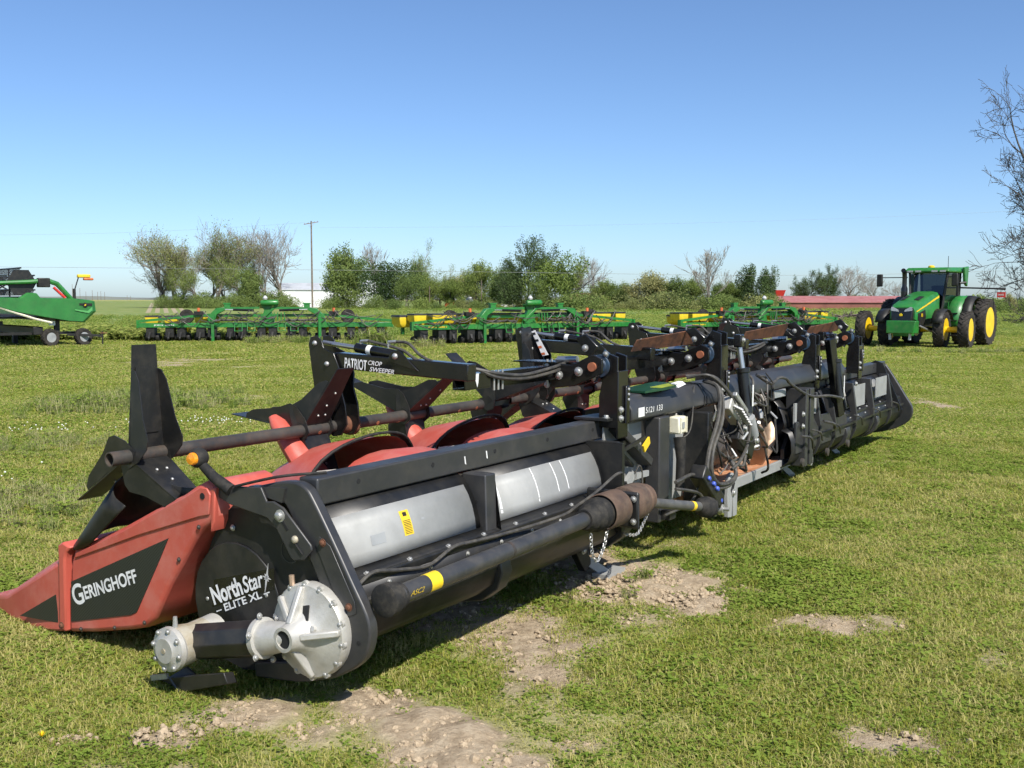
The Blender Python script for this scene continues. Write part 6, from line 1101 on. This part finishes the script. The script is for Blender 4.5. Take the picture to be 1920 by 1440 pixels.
for u in (1.33,3.42,5.18,7.3):
    b = MB(); b.lathe([(.032,-.06),(.042,-.06),(.044,-.02),(.05,-.01),(.05,.02),(.062,.025),(.062,.05),(.032,.06)], (u,1.3,.915), (1,0,0), 26); b.build('rotor_bearing', M['rust'] if u < 2 else M['oldtube'], HEAD)
# paddle arm: web across u, flanges in the plane of rotation (built pointing up, +z)
b = MB(); b.slab([(-.11,0,.03),(.11,0,.03),(.095,0,.2),(.08,0,.36),(.072,0,.50),(-.072,0,.50),(-.08,0,.36),(-.095,0,.2)], (0,.006,0)); pw = b.mesh('paddle', M['black'])
b = MB()
for s in (-1, 1): b.slab([(s*.106,-.05,.03),(s*.106,-.05,-.02),(s*.106,0,-.052),(s*.106,.07,-.02),(s*.106,.13,.04),(s*.104,.14,.08),(s*.096,.10,.17),(s*.082,.06,.34),(s*.077,.03,.385),(s*.076,.008,.39),(s*.1,.008,.06)], (s*.005,0,0))
pf = b.mesh('flange', M['black'])
b = MB(); b.slab([(-.068,.008,.10),(.068,.008,.10),(.06,.008,.40),(-.06,.008,.40)], (0,.004,0)); pk = b.mesh('backing_plate', M['black'])
def paddles(u, a0):
    for k in range(3):
        ang = (a0+120*k) % 360; p = inst(pw, 'sweeper_paddle', HEAD, (u,1.3,.915), (R(ang),0,0), (.86, -.95 if ang > 100 or ang < 20 else .95, .80 if 20 < ang < 60 else 1.12 if 260 < ang < 300 else .97)); inst(pf, 'flange', p); inst(pk, 'backing_plate', p)
        for x, z in ((-.03,.12),(.03,.12),(.0,.2),(.02,.30)): bolt(p, (x,-.002,z), (0,-1,0), .008, n=12)
for u, a in ((.03,0),(1.08,35),(1.92,50),(2.80,70),(3.25,-6),(4.0,60),(4.6,30),(5.5,80),(6.4,20),(6.9,55),(7.7,0),(8.3,60)): paddles(u, a)
# lift cylinders at the centre
for u, z0, z1, z2 in ((4.08,.80,1.10,1.28),(6.40,.72,1.05,1.22)):
    b = MB(); b.tube([(u,.03,z0),(u,.07,z1)], .042, 18); LC = b.build('lift_cylinder', CB, HEAD); b = MB(); b.tube([(u,.07,z1),(u,.1,z2)], .02, 14); b.build('rod', M['chrome'], LC); b = MB(); b.lathe([(.046,0),(.05,.005),(.05,.03),(.046,.035)], (u,.065,z1-.02), (0,.1,1), 18); b.build('gland', CB, LC); b = MB(); b.bx(u-.035,u+.035,.07,.13,z2-.02,z2+.07); b.build('clevis', CB, LC, bevel=.01); b = MB(); b.bx(u-.02,u+.0,-.014,-.011,z0+.05,z0+.2); b.build('cylinder_label', M['white'], LC); bolt(LC, (u,.07,z2+.03), (0,-1,0), .014)
for u in (6.35,): b = MB(); b.bar((u-.05,.1,1.25),(u+.12,.05,.55),.06,.09); b.build('lift_link', CB, HEAD, bevel=.006)
b = MB(); b.tube([(LEN-.3,.5,.92),(LEN-.3,.5,1.06)], .014, 8); fl = b.build('lamp_arm', M['rubber'], HEAD); b = MB(); b.lathe([(0,-.03),(.035,-.03),(.035,.03),(0,.03)], (LEN-.3,.5,1.07), (0,1,0), 14); b.build('lamp_body', M['rubber'], fl)
b = MB(); b.prism(hood, 'x', LEN-.3, LEN+.05); b.build('end_divider_hood', M['red'], HEAD, bevel=.02)
# ---------- manual left lying on the main tube
mn = empty('folded_brochure', (0,0,0)); mn.matrix_world = Matrix.Translation((-.542,3.803,0)) @ Matrix.Rotation(R(57),4,'Z') @ Matrix.Translation((2.98,.25,1.032)) @ Matrix.Rotation(R(-6),4,'Z')
tag(mn, 'green and white folded brochure lying on the black main tube', 'brochure')
M['brochure'] = mat('dark_green_cover', (.012,.06,.03), .35, nscale=6); M['lime'] = mat('lime_print', (.3,.36,.03), .4, nscale=6)
b = MB(); b.loft([[(-.22,-.09,.0),(-.22,.09,.0),(-.22,.09,.012),(-.22,-.09,.012)],[(.0,-.1,.005),(.0,.1,.005),(.0,.1,.026),(.0,-.1,.026)],[(.2,-.1,.02),(.2,.1,.02),(.2,.1,.035),(.2,-.1,.035)]]); b.build('cover', M['brochure'], mn); b = MB(); b.slab([(-.05,-.101,.022),(.1,-.101,.027),(.1,-.06,.0375),(-.1,-.05,.026)], (0,0,.002)); b.build('print_patch', M['lime'], mn); b = MB(); b.slab([(.13,-.115,.012),(.225,-.115,.028),(.225,-.09,.046),(.13,-.09,.037)], (0,.03,0)); b.build('page_edge', M['white'], mn)
# ================================================================== SMALL THINGS
def dandelion(x, y, s, lab):
    o = empty('dandelion', (x, y, 0), 0); tag(o, lab, 'flower'); b = MB(); b.tube([(0,0,0),(.006,.0,.03)], .0025, 5); b.build('stem', M['clover'], o)
    b = MB(); rg_ = random.Random(int(x*100))
    for k in range(22): a = rg_.random()*6.28; t = rg_.uniform(.2,1.1); d = Vector((math.cos(a)*math.sin(t), math.sin(a)*math.sin(t), math.cos(t))); e = d.cross(Vector((.3,.2,1))).normalized()*.004; c = Vector((.006,0,.03)); b.add([c-e, c+e, c+d*.022*s], [(0,1,2)])
    b.build('petals', M['dandelion'], o)
dandelion(-1.70, 3.61, 1.0, 'small yellow dandelion flower in the grass at bottom left')
